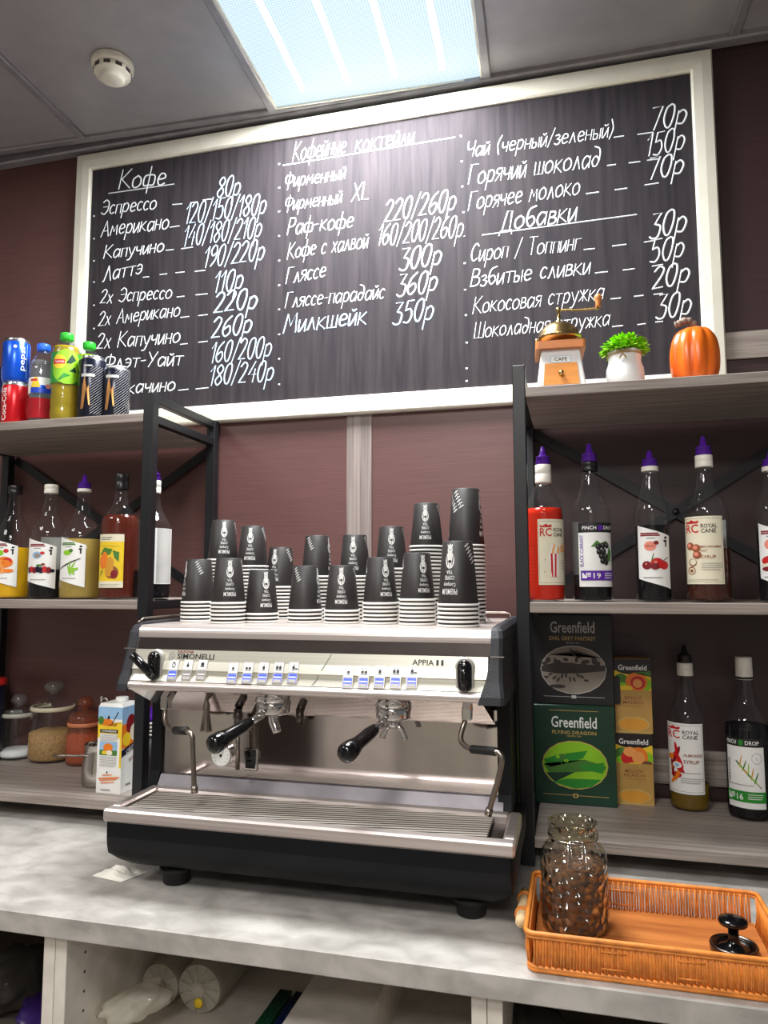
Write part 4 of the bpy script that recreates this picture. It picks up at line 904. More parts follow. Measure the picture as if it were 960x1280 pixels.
bottle('amber pear syrup bottle with tall black cap and yellow pear label', GR_L, -.275, S_MID, 126,169,750.5, 652,632,614,594, 'liq_amber',646, (127,669,152,736),'pear', cap='cap_black')
bottle('dark syrup bottle with purple pourer standing behind the rack post', GR_L, -.245, S_MID, 167.5,209.5,750, 660,635,618,602, 'liq_dark',714, (190,661,209,731),'plain', pour=583)
bottle.pm = 'cap_black'
bottle('almond syrup bottle with white label and black pourer, beside tea boxes', GR_B, at(866,1017,z=BENCH).y+.045, BENCH, 837,889,1010, 898,868,845,829, 'liq_olive',978, (838,905,882,993),'almond', pour=807)
bottle('dark tarragon syrup bottle with white cap and green number band', GR_B, at(938,1028,z=BENCH).y+.045, BENCH, 909,968,1020, 902,872,849,821, 'liq_dark',905, (913,923,958,1010),'tarragon', collar='ink')

# ------------------------------------------------------------------ drinks on top of the left rack
def can(label, cx, y, z, r, h_, body, art, group=None, face=0):
    t = thing('drink_can', label, 'drink can', (cx, y, z), group); c = (cx, y, z)
    q = MB(); q.lathe([(0,.006),(r*.72,.006),(r*.78,.0),(r*.84,.001),(r,.010),(r,h_-.012),(r*.97,h_-.010)], body, c, 36)
    fn = on_cylinder((cx, y), r, facing((cx, y))+face, z, 1.0)
    if art: artwork(q, [tuple(a) for a in art], lambda u, v, off: fn(u+.5, v, off), .0036, .0002)
    q.build('can_body', t)
    q = MB(); q.lathe([(r*.985,h_-.0118),(r*.84,h_-.002),(r*.86,h_),(r*.82,h_),(r*.80,h_-.004),(0,h_-.004)], 'can_silver', c, 36); q.lathe([(r*.80,.0005),(r*.86,.0015),(r*.80,.0025)], 'can_silver', c, 36); ld = q.build('can_lid', t)
    q = MB(); q.box(cx-.006, y-.012, z+h_-.0038, cx+.006, y+.010, z+h_-.0026, 'can_silver', .0005); q.build('pull_tab', ld)
    return t
def tv(s_, cx, cy, h_, L, m_):       # a word running up the can: letter height h_, length L
    vs, ts = letters(s_); return ('raw', [(cx-y*h_, cy+x*L) for x, y in vs], ts, m_)
yC = -.285
cr = at(19, 520, y=yC); cp = at(21, 470, y=yC)
can('red drink can standing under the blue can at the left edge', cr.x, yC, S_TOP, .033, .115, 'can_red', [tv('Coca-Cola', -.032, .055, .016, .085, 'white')], 'drink cans on top of the left rack')
can('blue cola can standing on top of the red can', cp.x-.002, yC-.002, S_TOP+.1152, .033, .115, 'can_blue', [tv('pepsi', .016, .060, .018, .062, 'white'), ('r',.026,.012,.0275,.10,'sky'), ('e',-.004,.09,.004,.004,'white')], 'drink cans on top of the left rack')
cs = at(-10, 520, y=yC); can('silver drink can cut off at the left photo edge', cs.x-.0145, yC+.02, S_TOP, .033, .168, 'can_silver', [], 'drink cans on top of the left rack')
stripes = [('p',[(-.006+.0052*k,.022),(-.0045+.0052*k,.022),(.0015+.0052*(k+1),.125),(.0+.0052*(k+1),.125)],'silver_ink') for k in range(8)]
def energy(label, px, top, y):
    c_ = at(px, 500, y=y); h_ = at(px, top, y=y-.02).z-S_TOP
    diag = []
    for k in range(23):      # slanting hairlines clipped to a band
        u = -.118+k*.0074; v0 = max(.018, .018+( .0)-0); pts = []
        for uu, vv in ((u-.018, .018), (u+.115, .140)): pts.append((uu, vv))
        (ua, va), (ub, vb) = pts; lo, hi = 0, 1
        if ua < -.004 and ub > -.004: lo = (-.004-ua)/(ub-ua)
        if ub > .047: hi = (.047-ua)/(ub-ua)
        if lo < hi and ub > -.003 and ua < .046:
            A = (ua+(ub-ua)*lo, va+(vb-va)*lo); B = (ua+(ub-ua)*hi, va+(vb-va)*hi); diag.append(('p', [A, (A[0]+.0009, A[1]), (B[0]+.0009, B[1]), B], 'silver_ink'))
    art = diag+[('p',[(-.026,.03),(-.019,.03),(-.012,.085),(-.017,.115),(-.022,.09)],'copper'),('p',[(-.012,.08),(-.006,.04),(-.003,.04),(-.007,.09)],'copper'),('r',-.026,.112,.006,.1195,'silver_ink'),('r',-.02,.1385,.0,.142,'silver_ink')]
    can(label, c_.x, y, S_TOP, .0335, h_, 'can_black', art, 'drink cans on top of the left rack')
energy('tall dark striped can in front of the green-capped bottle', 114, 444.5, -.275); energy('dark striped can nearest the rack post, partly in shadow', 144.5, 457, -.250)
def pet(name, label, cat, px, y, top, R, liq, fill, capm, art, prof_k, lower=None):
    P = at(px, 500, y=y); H = at(px, top, y=y).z-S_TOP; c = (P.x, y, S_TOP); t = thing(name, label, cat, c)
    prof = [(0,.006),(R*.5,.004),(R*.8,0),(R*.97,.010)]+[(R*k, z*H) for k, z in prof_k]+[(.0125,H*.90),(.0125,H-.014)]
    q = MB(); q.lathe(prof, 'pet', c, 36); q.build('bottle_wall', t)
    zf = fill*H; il = [(max(0,r_-.0015), z) for r_, z in prof if z < zf]; il = [(0,.0065)]+[p_ for p_ in il if p_[0] > 0]+[(il[-1][0], zf), (0, zf)]
    q = MB(); q.lathe(il, liq, c, 32); q.build('drink', t)
    q = MB(); q.lathe([(0,H-.019),(.0135,H-.019),(.0155,H-.0175),(.0158,H-.002),(.0145,H),(0,H)], capm, c, 28)
    for k in range(20):
        a = 2*PI*k/20; q.T = Matrix.Translation(c) @ Matrix.Rotation(a, 4, 'Z'); q.box(.0155, -.0008, H-.016, .0164, .0008, H-.002, capm)
    q.T = None; q.build('cap', t)
    if art:
        q = MB(); z0, z1, its = art; rr = R*1.0
        vs = []; n = 40
        q.lathe([(R+.0006, z0*H), (R+.0006, z1*H)], its[0], c, 40)
        if its[1:]:
            fn = on_cylinder((P.x, y), R+.0007, facing((P.x, y)), S_TOP+z0*H, 0); artwork(q, its[1:], fn, .0036, .0002)
        q.build('label', t)
    return t
ribs = [(1,.10),(.96,.13),(1,.16),(1,.20),(.96,.22),(1,.25),(1,.30),(.95,.33),(.985,.35),(.985,.66),(.93,.72),(.75,.80),(.5,.87)]
pet('water_bottle', 'small clear water bottle with blue cap beside the cola can', 'bottle', 52, -.285, 431.5, .0315, 'liq_water', .78, 'cap_blue',
    (.37,.56,['white',('r',-.03,0,.05,.012,'blue'),('r',-.03,.012,.05,.02,'can_blue'),('p',[(-.03,.014),(-.004,.014),(-.012,.04),(-.02,.04)],'yellow'),('e',.014,.018,.006,.006,'skin_pink'),('r',-.03,.03,-.012,.036,'red')]), ribs)
q_ = bpy.data.objects['water_bottle']; P = WLOC['water_bottle']
q = MB(); q.lathe([(.0318,.014),(.0320,.02),(.0316,.042),(.0318,.062),(.0318,.066)], 'liq_pinkish', P, 36); q.build('red_film', q_)
tea_art = ['green',('e',.004,.042,.04,.045,'lime'),('p',[(.0,.05),(.014,.075),(.026,.062),(.012,.05)],'dark_green'),('p',[(.008,.03),(.022,.044),(.028,.03)],'dark_green'),('p',[(-.02,.004),(-.004,.026),(.012,.02)],'green'),('e',-.016,.054,.017,.018,'yellow'),('r',-.032,.048,-.002,.060,'red'),('t','Lipton',-.016,.054,.022,.007,'white')]
tb = dict(R=.034)
pet('iced_tea_bottle', 'green iced tea bottle with green cap and yellow round logo', 'bottle', 80.5, -.285, 418, .0345, 'liq_tea_low', .84, 'cap_green', (.42,.76,tea_art), [(1,.08),(1,.14),(.95,.17),(1,.20),(.99,.30),(.96,.34),(.985,.40),(.985,.78),(.92,.82),(.72,.87)])
pet('iced_tea_bottle', 'second green-capped bottle mostly hidden behind the tall striped can', 'bottle', 109, -.20, 429, .032, 'liq_tea', .84, 'cap_green', None, [(1,.08),(1,.30),(.96,.34),(.985,.40),(.985,.74),(.92,.80),(.72,.87)])
# ------------------------------------------------------------------ lowest shelf of the left rack
def clip_jar(label, px, bot, shoulder, lidtop, wpx, knob, fillpy, fillm, glassm, band):
    p = at(px, bot, z=BENCH); R = (at(px+wpx/2, (bot+shoulder)/2, y=p.y)-at(px-wpx/2, (bot+shoulder)/2, y=p.y)).length/2*.97
    cy = p.y+R; cx = at(px, (bot+shoulder)/2, y=cy).x; Z = lambda q_: at(px, q_, y=cy).z-BENCH
    hs, hl, hk, hf = Z(shoulder), Z(lidtop), Z(knob), Z(fillpy); c = (cx, cy, BENCH)
    t = thing('storage_jar', label, 'storage jar', c, 'glass storage jars on the lowest shelf of the left rack')
    prof = [(0,.005),(R*.6,.004),(R*.9,0),(R,.006),(R*1.0,hs*.45),(R*.98,hs*.72),(R*.88,hs*.90),(R*.84,hs),(R*.84,hs+.004)]
    q = MB(); q.lathe(prof, glassm, c, 40); q.build('jar_glass', t)
    il = [(0,.0062),(R*.88,.0062),(R*.965,.012)]+[(R*.965, z) for z in (hf*.5, hf*.92)]+[(R*.5, hf*1.03),(0, hf*.98)]
    q = MB(); q.lathe(il, fillm, c, 36); q.build('contents', t)
    q = MB(); q.lathe([(0,hs+.005),(R*.90,hs+.005),(R*.93,hs+.010),(R*.90,hs+.020),(R*.78,hl*.55+hs*.45+.010),(R*.30,hl),(R*.2,hl+.003)], glassm, c, 40)
    hb = hk-hl; rk = R*.44
    q.lathe([(R*.2,hl+.003),(R*.22,hl+hb*.25),(rk*.9,hl+hb*.38),(rk,hl+hb*.58),(rk*.8,hl+hb*.85),(rk*.35,hk),(0,hk)], 'glass_knob' if glassm == 'glass' else glassm, c, 28); lid = q.build('glass_lid', t)
    q = MB(); q.lathe([(R*.845,hs-.004),(R*.93,hs-.003),(R*.95,hs+.002),(R*.93,hs+.008),(R*.845,hs+.008)], band, c, 40); q.build('seal_ring', t)
M('seal_cream', (214,204,176), .6); M('seal_clear', (190,186,176), .3); M('seal_pink', (200,120,80), .5)
clip_jar('glass storage jar of white sugar at the left photo edge', 22, 953, 893, 884, 41, 866.5, 935, 'sugar', 'glass', 'seal_clear')
clip_jar('tallest glass storage jar, two thirds full of brown sugar', 65, 957.5, 885, 868, 51, 850.5, 911, 'brown_sugar', 'glass', 'seal_cream')
clip_jar('small pinkish glass storage jar behind the steel milk pitcher', 105, 960, 905, 888, 40, 870, 915, 'cocoa', 'pink_glass', 'seal_pink')
# tub with a red lid
p = at(-14, 905, y=-.10); q_ = thing('lidded_tub', 'dark tub with red lid cut off at the left photo edge', 'tub', (p.x-.012, -.10, BENCH)); c = WLOC['lidded_tub']; hz = at(4, 855, y=-.10).z-BENCH
q = MB(); q.lathe([(0,0),(.043,0),(.046,.004),(.048,hz),(0,hz)], 'navy', c, 36); q.build('tub_wall', q_)
q = MB(); q.lathe([(.0485,hz-.004),(.0505,hz-.003),(.0505,hz+.010),(.048,hz+.014),(0,hz+.014)], 'lid_red', c, 36); q.build('lid', q_)
M('pitcher_steel', (190,184,178), .16, 1, .03, bump=.08, bscale=(40,40,2))
# steel milk pitcher
p = at(112, 986, z=BENCH); R = .042; hp = at(113, 928, y=p.y+R).z-BENCH; c = (p.x-.004, p.y+R, BENCH)
mp_ = thing('milk_pitcher', 'stainless steel milk pitcher left of the milk carton', 'milk pitcher', c)
q = MB(); q.lathe([(0,.003),(R*.7,.002),(R*.9,0),(R*.98,.005),(R,.016),(R*.98,hp*.45),(R*.86,hp*.80),(R*.86,hp-.002),(R*.89,hp),(R*.84,hp),(R*.83,hp*.8),(R*.95,hp*.4),(R*.95,.008),(0,.007)], 'pitcher_steel', c, 40); q.build('pitcher_body', mp_)
a_ = at(112, 945, y=c[1]-R*.75); e_ = at(67, 944.5, y=c[1]-R*1.15)
q = MB(); q.tube([a_+Vector((.004,.008,-.02)), a_+Vector((-.004,-.002,0)), a_+(e_-a_)*.4, e_], .0030, 'dull_steel', 10, k=3); q.build('handle', mp_)
p = at(127, 873, y=-.20); q = MB(); q.tube([(p.x,-.20,BENCH+.0005),(p.x,-.20,p.z-.012),(p.x+.004,-.20,p.z-.002),(p.x+.013,-.20,p.z),(p.x+.019,-.20,p.z-.006)], .0042, 'dull_steel', 10, k=4)
q.lathe([(0,0),(.017,0),(.019,.004),(.010,.012),(0,.013)], 'dull_steel', (p.x, -.20, BENCH+.0005), 20)
tag(q.build('milk_whisk', None, (p.x,-.20,BENCH)), 'bent steel whisk hook rising behind the milk carton', 'whisk')
# milk carton turned towards the room
A = at(122, 991, z=BENCH); B_ = at(150, 993.5, z=BENCH); D_ = at(164, 985, z=BENCH)
A = Vector((A.x, A.y, 0)); B_ = Vector((B_.x, B_.y, 0)); e1 = (B_-A); wd = .066; e1.normalize(); A = B_-e1*wd; e2 = Vector((-e1.y, e1.x, 0)); hc = at(140, 884, y=B_.y).z-BENCH
wd2 = .062
cc = A+e1*wd/2+e2*wd2/2; mc = thing('milk_carton', 'tall printed milk carton standing beside the left rack post', 'milk carton', (cc.x, cc.y, BENCH))
q = MB(); c0 = A; P4 = [A, B_, B_+e2*wd2, A+e2*wd2]; ht = hc
q.loft([[(v.x, v.y, BENCH+.0005) for v in P4], [(v.x, v.y, BENCH+ht) for v in P4], [(v.x+ (cc-v).x*.12, v.y+(cc-v).y*.12, BENCH+ht+.008) for v in P4]], 'white', False)
fl = on_plane((A.x, A.y, BENCH), e1, (0,0,1)); fr_ = on_plane((B_.x, B_.y, BENCH), e2, (0,0,1)); W_, H_ = wd, ht
artwork(q, [('r',0,.86,1,1,'sky'),('r',0,.64,1,.80,'yellow'),('p',[(0,.80),(.25,.84),(.6,.78),(1,.83),(1,.7),(0,.7)],'yellow'),('e',.35,.82,.3,.04,'orange'),('e',.12,.84,.12,.05,'leaf'),('p',[(.55,.80),(.58,.80),(.85,.94),(.82,.95)],'ink'),('p',[(.42,.9),(.46,.9),(.5,.86),(.38,.86)],'ink'),('t','cereal',.6,.795,.36,.03,'dark_red'),('r',.92,.3,1,.8,'yellow'),
  ('r',.10,.70,.84,.74,'ink'),('t','СЛИВКИ',.47,.72,.6,.024,'white'),('r',.1,.60,.82,.69,'white'),('r',.1,.44,.82,.595,'sky'),('r',.1,.44,.82,.50,'leaf'),('e',.45,.53,.2,.05,'orange'),('e',.5,.47,.14,.03,'cream'),('e',.3,.47,.1,.02,'yellow')]+lines(.12,.82,.68,6,.014,'grey_ink',.004)+lines(.12,.82,.42,7,.018,'grey_ink',.004)+[('e',.45,.245,.03,.012,'ink'),('p',[(.25,.215),(.65,.225),(.65,.215),(.25,.205)],'orange'),('p',[(.1,.175),(.95,.205),(.95,.19),(.1,.16)],'orange'),('p',[(.15,.15),(.85,.18),(.85,.17),(.15,.14)],'orange'),('p',[(.2,.125),(.75,.145),(.75,.135),(.2,.115)],'orange'),('r',.2,.04,.6,.05,'grey_ink')], fl, .03, .0002, W_, H_)
W2 = wd2
artwork(q, [('r',0,.80,1,1,'sky'),('r',0,.52,1,.80,'orange'),('e',.55,.78,.3,.12,'dark_red'),('e',.75,.68,.25,.1,'cream'),('e',.3,.62,.25,.08,'yellow'),('p',[(0,.42),(1,.50),(1,.58),(0,.50)],'navy'),('t','СЕЛО',.62,.50,.66,.05,'white',.1),('t','МОЛОКО',.72,.38,.50,.045,'dark_red',.08),('r',.3,.08,.6,.10,'grey_ink')], fr_, .03, .0002, W2, H_)
q.build('carton_body', mc)
q = MB(); q.lathe([(0,0),(.014,0),(.0145,.002),(.0145,.010),(.0135,.011),(0,.011)], 'white', (cc.x+.006, cc.y+.004, BENCH+ht+.0085), 24); q.build('screw_cap', mc)
# dark cups nested upright behind the post
x0 = at(187, 905, y=-.17).x; zt = at(187, 902, y=-.17).z
for k, nm in enumerate(('lowest', 'second', 'third', 'topmost')):
    o = thing('takeaway_cup', 'dark cup, %s of the upright stack between rack post and coffee machine' % nm, 'takeaway cup', (x0, -.17, BENCH+.0005+k*.0092), 'upright dark cups behind the left rack post')
    if k == 0:
        q = MB(); hh = zt-BENCH-.0276; q.lathe([(0,.003),(.024,.003),(.025,0),(.0262,.001),(.0348,hh),(.0338,hh),(.0254,.004)], 'cup_black', WLOC[o.name], 32); w1 = q.build('cup_wall', o)
        q = MB(); q.lathe([(.0335,hh-.002),(.0362,hh-.002),(.0366,hh+.001),(.0362,hh+.0026),(.0335,hh+.0026)], 'cup_white', WLOC[o.name], 32); w2 = q.build('rim', o)
    else:
        for s_ in (w1, w2): d_ = s_.copy(); COL.objects.link(d_); d_.parent = o
zc_ = zt+.0035; q = MB(); q.lathe([(0,0),(.022,0),(.024,.004),(.016,.012),(.008,.030),(.003,.036),(0,.036)], 'pourer_purple', (x0-.003, -.17, zc_), 20)
tag(q.build('spare_pourer', None, (x0-.003,-.17,zc_)), 'purple bottle pourer lying on the upright dark cups', 'pourer')

# ------------------------------------------------------------------ top of the right rack
def top_at(px, y): return at(px, 470, y=y)
gy = -.25; g0 = at(699, 470, y=gy); gx = g0.x+.002; k_ = (at(720,440,y=gy).x-at(700,440,y=gy).x)/20        # metres per photo pixel there
Zg = lambda py: at(699, py, y=gy).z
grd = thing('coffee_grinder', 'old hand coffee grinder with brass dome and orange drawer', 'coffee grinder', (gx, gy, S_TOP)); GA = facing((gx, gy))+PI/2
T_ = Matrix.Translation((gx, gy, 0)) @ Matrix.Rotation(GA+.05, 4, 'Z')
zb0 = S_TOP; zb1 = Zg(443.5); zw1 = Zg(434)
q = MB(); q.T = T_; q.loft([[(x, y, zb0+z0) for x, y in rect_round(wd, wd*.95, .006, 3)] for wd, z0 in ((.100,.0),(.100,.012))], 'beech', False); q.build('foot_board', grd)
q = MB(); q.T = T_; q.loft([[(x, y, z) for x, y in rect_round(wd, wd*.95, .004, 3)] for wd, z in ((.101,zb0+.0125),(.080,zb1))], 'ceramic', False)
hh = zb1-zb0; fpl = lambda u, v, off: Vector((u, -(.0505-(v/(hh-.0125))*.0105)*.95-off-.0004, zb0+.0125+v))
artwork(q, [('r',-.021,hh-.042,.021,hh-.0275,'sky'),('r',-.020,hh-.0412,.020,hh-.0283,'white'),('t','CAFE',0,hh-.0348,.026,.0080,'ink')], fpl, .02, .0003)
q.build('grinder_body', grd)
q = MB(); q.T = T_; dz = .0135; sl = .0105/(hh-.0125)
zd1 = hh-.031
q.loft([[(-.037,-.0500,zb0+dz),(.037,-.0500,zb0+dz),(.037,-.040,zb0+dz),(-.037,-.040,zb0+dz)],[(-.033,-.0495+sl*(zd1-.0125)*.95,zb0+zd1),(.033,-.0495+sl*(zd1-.0125)*.95,zb0+zd1),(.033,-.030,zb0+zd1),(-.033,-.030,zb0+zd1)]], 'drawer_orange', False); dr = q.build('drawer', grd)
q = MB(); q.T = T_; q.tube([(0,-.042,zb0+(dz+zd1)/2),(0,-.050,zb0+(dz+zd1)/2)], .002, 'brass', 8); q.ball((0,-.053,zb0+(dz+zd1)/2), .006, 'brass', 14, 8); q.build('drawer_knob', dr)
q = MB(); q.T = T_; q.loft([[(x, y, z) for x, y in rect_round(.103, .100, .006, 3)] for z in (zb1+.0003, zw1)], 'beech', False); q.build('top_board', grd)
zr, zt_, zh = Zg(424), Zg(404), Zg(388); c = (gx, gy, 0); RR = 28.5*k_
q = MB(); q.lathe([(0,zw1+.0002),(RR*.62,zw1+.0002),(RR*.80,zw1+(zr-zw1)*.45),(RR*.96,zr-.004)], 'brass', c, 40); q.build('brass_bowl', grd)
q = MB(); q.lathe([(RR*.97,zr-.005),(RR*1.03,zr-.002),(RR*1.03,zr+.002),(RR*.94,zr+.004),(RR*.86,zr+(zt_-zr)*.45),(RR*.60,zr+(zt_-zr)*.82),(RR*.28,zt_),(0,zt_+.001)], 'brass', c, 40); q.build('brass_dome', grd)
q = MB()
for sg in (-1, 1): q.tube([T_ @ Vector((sg*RR*1.0,-.004,zr+.002)), T_ @ Vector((sg*RR*1.04,-.004,zr-.010)), T_ @ Vector((sg*RR*.93,-.004,zw1+.001))], .0028, 'brass', 8, k=3)
q.build('bowl_bracket', grd)
q = MB(); q.lathe([(.0075,zt_),(.0075,zt_+.004),(.004,zt_+.006),(.004,zh-.004),(.006,zh-.002),(.006,zh+.004),(.003,zh+.007),(0,zh+.008)], 'brass', c, 20)
ka = at(748, 392, y=gy); q.tube([(gx, gy, zh), (gx+.022, gy-.002, zh-.001), (gx+.036, gy-.003, Zg(390)), (ka.x-.004, gy-.006, Zg(391)), (ka.x, gy-.006, Zg(391))], .0028, 'brass', 8, k=3); ck = q.build('crank', grd)
z0 = Zg(391)+.002; zk = Zg(374); hk = zk-z0
q = MB(); q.lathe([(0,0),(.0045,0),(.006,hk*.12),(.005,hk*.3),(.0078,hk*.62),(.0085,hk*.8),(.006,hk*.97),(0,hk)], 'beech', (ka.x, gy-.006, z0), 20); q.build('crank_knob', ck)
# potted plant
py_ = -.24; p0 = at(781.5, 470, y=py_); kk = (at(800,440,y=py_).x-at(780,440,y=py_).x)/20; Zp = lambda q_: at(781.5, q_, y=py_).z
pl = thing('potted_plant', 'small artificial green plant in a white pot with twine', 'potted plant', (p0.x, py_, S_TOP)); c = (p0.x, py_, 0); R = 24.5*kk; zs, zn = Zp(455), Zp(441)
q = MB(); q.lathe([(0,S_TOP),(R*.72,S_TOP),(R*.9,S_TOP+.006),(R,S_TOP+(zs-S_TOP)*.45),(R*.97,S_TOP+(zs-S_TOP)*.8),(R*.86,zs),(R*.84,zn-.004),(R*.90,zn),(R*.84,zn+.001),(R*.8,zs),(0,zs-.002)], 'ceramic', c, 40); pot = q.build('pot', pl)
q = MB(); q.tube([(p0.x+R*.875*math.cos(2*PI*i/28), py_+R*.875*math.sin(2*PI*i/28), zn-.007) for i in range(28)], .0016, 'twine', 6, closed=True)
fa = facing((p0.x, py_))-.1; bx = Vector((p0.x+R*.9*math.cos(fa), py_+R*.9*math.sin(fa), zn-.007)); tg = Vector((-math.sin(fa), math.cos(fa), 0)); ot = Vector((math.cos(fa), math.sin(fa), 0))
for sg in (-1, 1): q.tube([bx, bx+tg*sg*.009+Vector((0,0,.006))+ot*.002, bx+tg*sg*.011+ot*.003, bx+ot*.001, bx+tg*sg*.007+Vector((0,0,-.014))+ot*.003], .0012, 'twine', 6, k=3)
q.build('twine', pot)
q = MB(); FR_ = 34*kk; zc0 = zn+.004; zt2 = Zp(416)
for i in range(900):
    a = random.uniform(0, 2*PI); ph = random.uniform(-.25, 1)**1; e = math.asin(max(-.3, min(1, ph)))
    d = Vector((math.cos(a)*math.cos(e), math.sin(a)*math.cos(e), math.sin(e)))
    rr = random.uniform(.45, 1.0); tip = Vector((p0.x, py_, zc0))+Vector((d.x*FR_*rr, d.y*FR_*rr, max(-.012, d.z*(zt2-zc0)*rr)))
    base = Vector((p0.x, py_, zc0))+Vector((d.x*FR_*.45*rr, d.y*FR_*.45*rr, d.z*(zt2-zc0)*.4*rr)); u = d.cross(Vector((0,0,1))); u = u.normalized() if u.length > .01 else Vector((1,0,0)); u = (u+Vector((random.uniform(-.5,.5),random.uniform(-.5,.5),random.uniform(-.6,.6)))).normalized()*.0042
    mid = base.lerp(tip, .6)+Vector((0,0,.002)); n_ = u.cross(tip-base).normalized()*.0012
    q.add([base, mid+u, mid+n_, mid-u, tip+u*.35, tip-u*.35, tip], [(0,1,2),(0,2,3),(1,4,2),(2,4,6),(2,6,5),(2,5,3)], 'moss')
q.ball((p0.x, py_, zc0+(zt2-zc0)*.25), FR_*.62, 'moss', 16, 10, (1,1,.8*(zt2-zc0)/FR_))
q.build('foliage', pl)
# pumpkin
uy_ = -.24; p0 = at(869, 470, y=uy_); kk = (at(880,440,y=uy_).x-at(860,440,y=uy_).x)/20; zt_ = at(869, 415, y=uy_).z; hh = (zt_-S_TOP)*1.06; R = 32*kk
pk = thing('pumpkin', 'glossy orange decorative pumpkin at the right end of the shelf', 'pumpkin', (p0.x, uy_, S_TOP))
vs = []; fs = []; n, mm = 72, 20
for i in range(n):
    a = 2*PI*i/n; rib = abs(math.cos(4.5*a+.3))**.55
    for j in range(mm+1):
        e = -PI/2+PI*j/mm; w_ = math.cos(e); rr = R*(abs(w_)**.62)*(.86+.14*rib*min(1, w_*2)); z = math.sin(e)
        z = .5+.5*(abs(z)**.85)*(1 if z > 0 else -1)-.10*max(0, 1-w_*3.2)**2*(1 if e > 0 else -.0)
        vs.append((p0.x+rr*math.cos(a), uy_+rr*math.sin(a), S_TOP+.0005+hh*z))
for i in range(n):
    for j in range(mm): a, b_ = i*(mm+1)+j, ((i+1)%n)*(mm+1)+j; fs.append((a, b_, b_+1, a+1))
q = MB(); q.add(vs, fs, 'pumpkin_orange', True); q.build('pumpkin_flesh', pk)
sp = at(872, 417, y=uy_); q = MB(); q.tube([(p0.x,uy_,S_TOP+hh*.88), (p0.x+.002,uy_,S_TOP+hh*1.0), (p0.x-.002,uy_-.003,S_TOP+hh*1.09), (p0.x-.014,uy_-.006,S_TOP+hh*1.13), (p0.x-.027,uy_-.008,S_TOP+hh*1.09), (p0.x-.036,uy_-.008,S_TOP+hh*1.07)], lambda t: .0085-.002*t+.0012*math.sin(t*40), 'stem_brown', 10, k=5); q.build('stalk', pk)

# ------------------------------------------------------------------ tea boxes
def tea_box(label, lpx, rpx, tpy, bpy, y0, z0, dep, col, paint, lean=0, kind='box_front'):
    a, c_ = at(lpx, (tpy+bpy)/2, y=y0), at(rpx, (tpy+bpy)/2, y=y0); z1 = at((lpx+rpx)/2, tpy, y=y0).z; w_ = c_.x-a.x; h_ = z1-z0
    t = thing('tea_box', label, 'tea box', ((a.x+c_.x)/2, y0+dep/2, z0), 'boxes of tea on the lowest shelf of the right rack')
    q = MB(); q.box(a.x, y0, z0, c_.x, y0+dep, z1, col, .0015); fn = on_plane((a.x, y0, z0), (1,0,0), (0,0,1))
    artwork(q, paint, fn, .04, .0002, w_, h_); q.build('carton', t)
    q = MB(); q.box(a.x+.002, y0+.002, z1-.0004, c_.x-.002, y0+dep-.002, z1+.0012, col); q.build('lid_flap', t)
    return z1+.0014
y_b = at(668, 1003, z=BENCH).y
gf = lambda v, h_, m_: ('t', 'Greenfield', .5, v, .56, h_, m_)
dragon = [('r',.02,.02,.98,.98,'dark_green'),gf(.83,.115,'white'),('t','FLYING DRAGON',.5,.725,.54,.035,'gold'),('t','GREEN TEA',.5,.69,.18,.014,'gold'),('e',.5,.40,.405,.245,'gold'),('e',.5,.40,.395,.235,'lime'),('p',[(.115,.44),(.30,.50),(.66,.55),(.60,.47),(.2,.36)],'green'),('p',[(.11,.40),(.2,.37),(.62,.46),(.88,.40),(.86,.36),(.5,.33),(.2,.29)],'leaf'),('p',[(.14,.31),(.5,.33),(.25,.22)],'dark_green'),('p',[(.55,.40),(.86,.44),(.84,.33),(.6,.36)],'green'),('p',[(.22,.22),(.4,.26),(.82,.27),(.7,.19),(.5,.165)],'green')]+[('e',.34+.028*math.cos(k*1.3)*(1+k%2),.475+.02*math.sin(k*2.1)*(1+k%2),.03,.016,'lime' if k%2 else 'leaf') for k in range(8)]+[('r',.33,.40,.34,.46,'leaf'),('r',.39,.40,.40,.45,'leaf'),('r',.1,.095,.9,.10,'gold'),('r',.47,.075,.53,.115,'gold'),('r',.485,.085,.515,.105,'dark_green'),('r',.2,.945,.8,.95,'gold')]
zt_ = tea_box('large green tea box with a green hills oval, below the black box', 668, 770, 882, 1006, y_b, BENCH+.0005, .075, 'dark_green', dragon)
grey = [gf(.86,.13,'silver_ink'),('t','EARL GREY FANTASY',.5,.735,.58,.045,'gold'),('t','BLACK TEA',.5,.685,.16,.014,'silver_ink'),('e',.5,.385,.415,.27,'silver_ink'),('e',.5,.385,.405,.26,'photo_grey'),('p',[(.10,.42),(.3,.47),(.6,.45),(.9,.44),(.9,.38),(.6,.35),(.3,.34),(.1,.36)],'photo_dark')]+[('e',.14+.045*k,.45+.05*math.sin(k*2.3),.035,.02+.012*(k%3),'photo_dark',.5*k) for k in range(16)]+[('e',.16+.05*k,.30+.03*math.sin(k*1.7),.03,.012,'photo_dark',.3*k) for k in range(11)]+[('p',[(.2,.55),(.55,.60),(.86,.52),(.55,.575)],'photo_dark'),('p',[(.45,.64),(.50,.55),(.62,.5),(.52,.56)],'photo_dark'),('e',.3,.2,.1,.02,'photo_dark'),('r',.12,.085,.88,.09,'silver_ink'),('r',.47,.07,.53,.105,'silver_ink')]
tea_box('large black tea box with a grey lake oval, on the green box', 667, 766.5, 768.5, 881, y_b+.004, zt_, .075, 'box_black', grey)
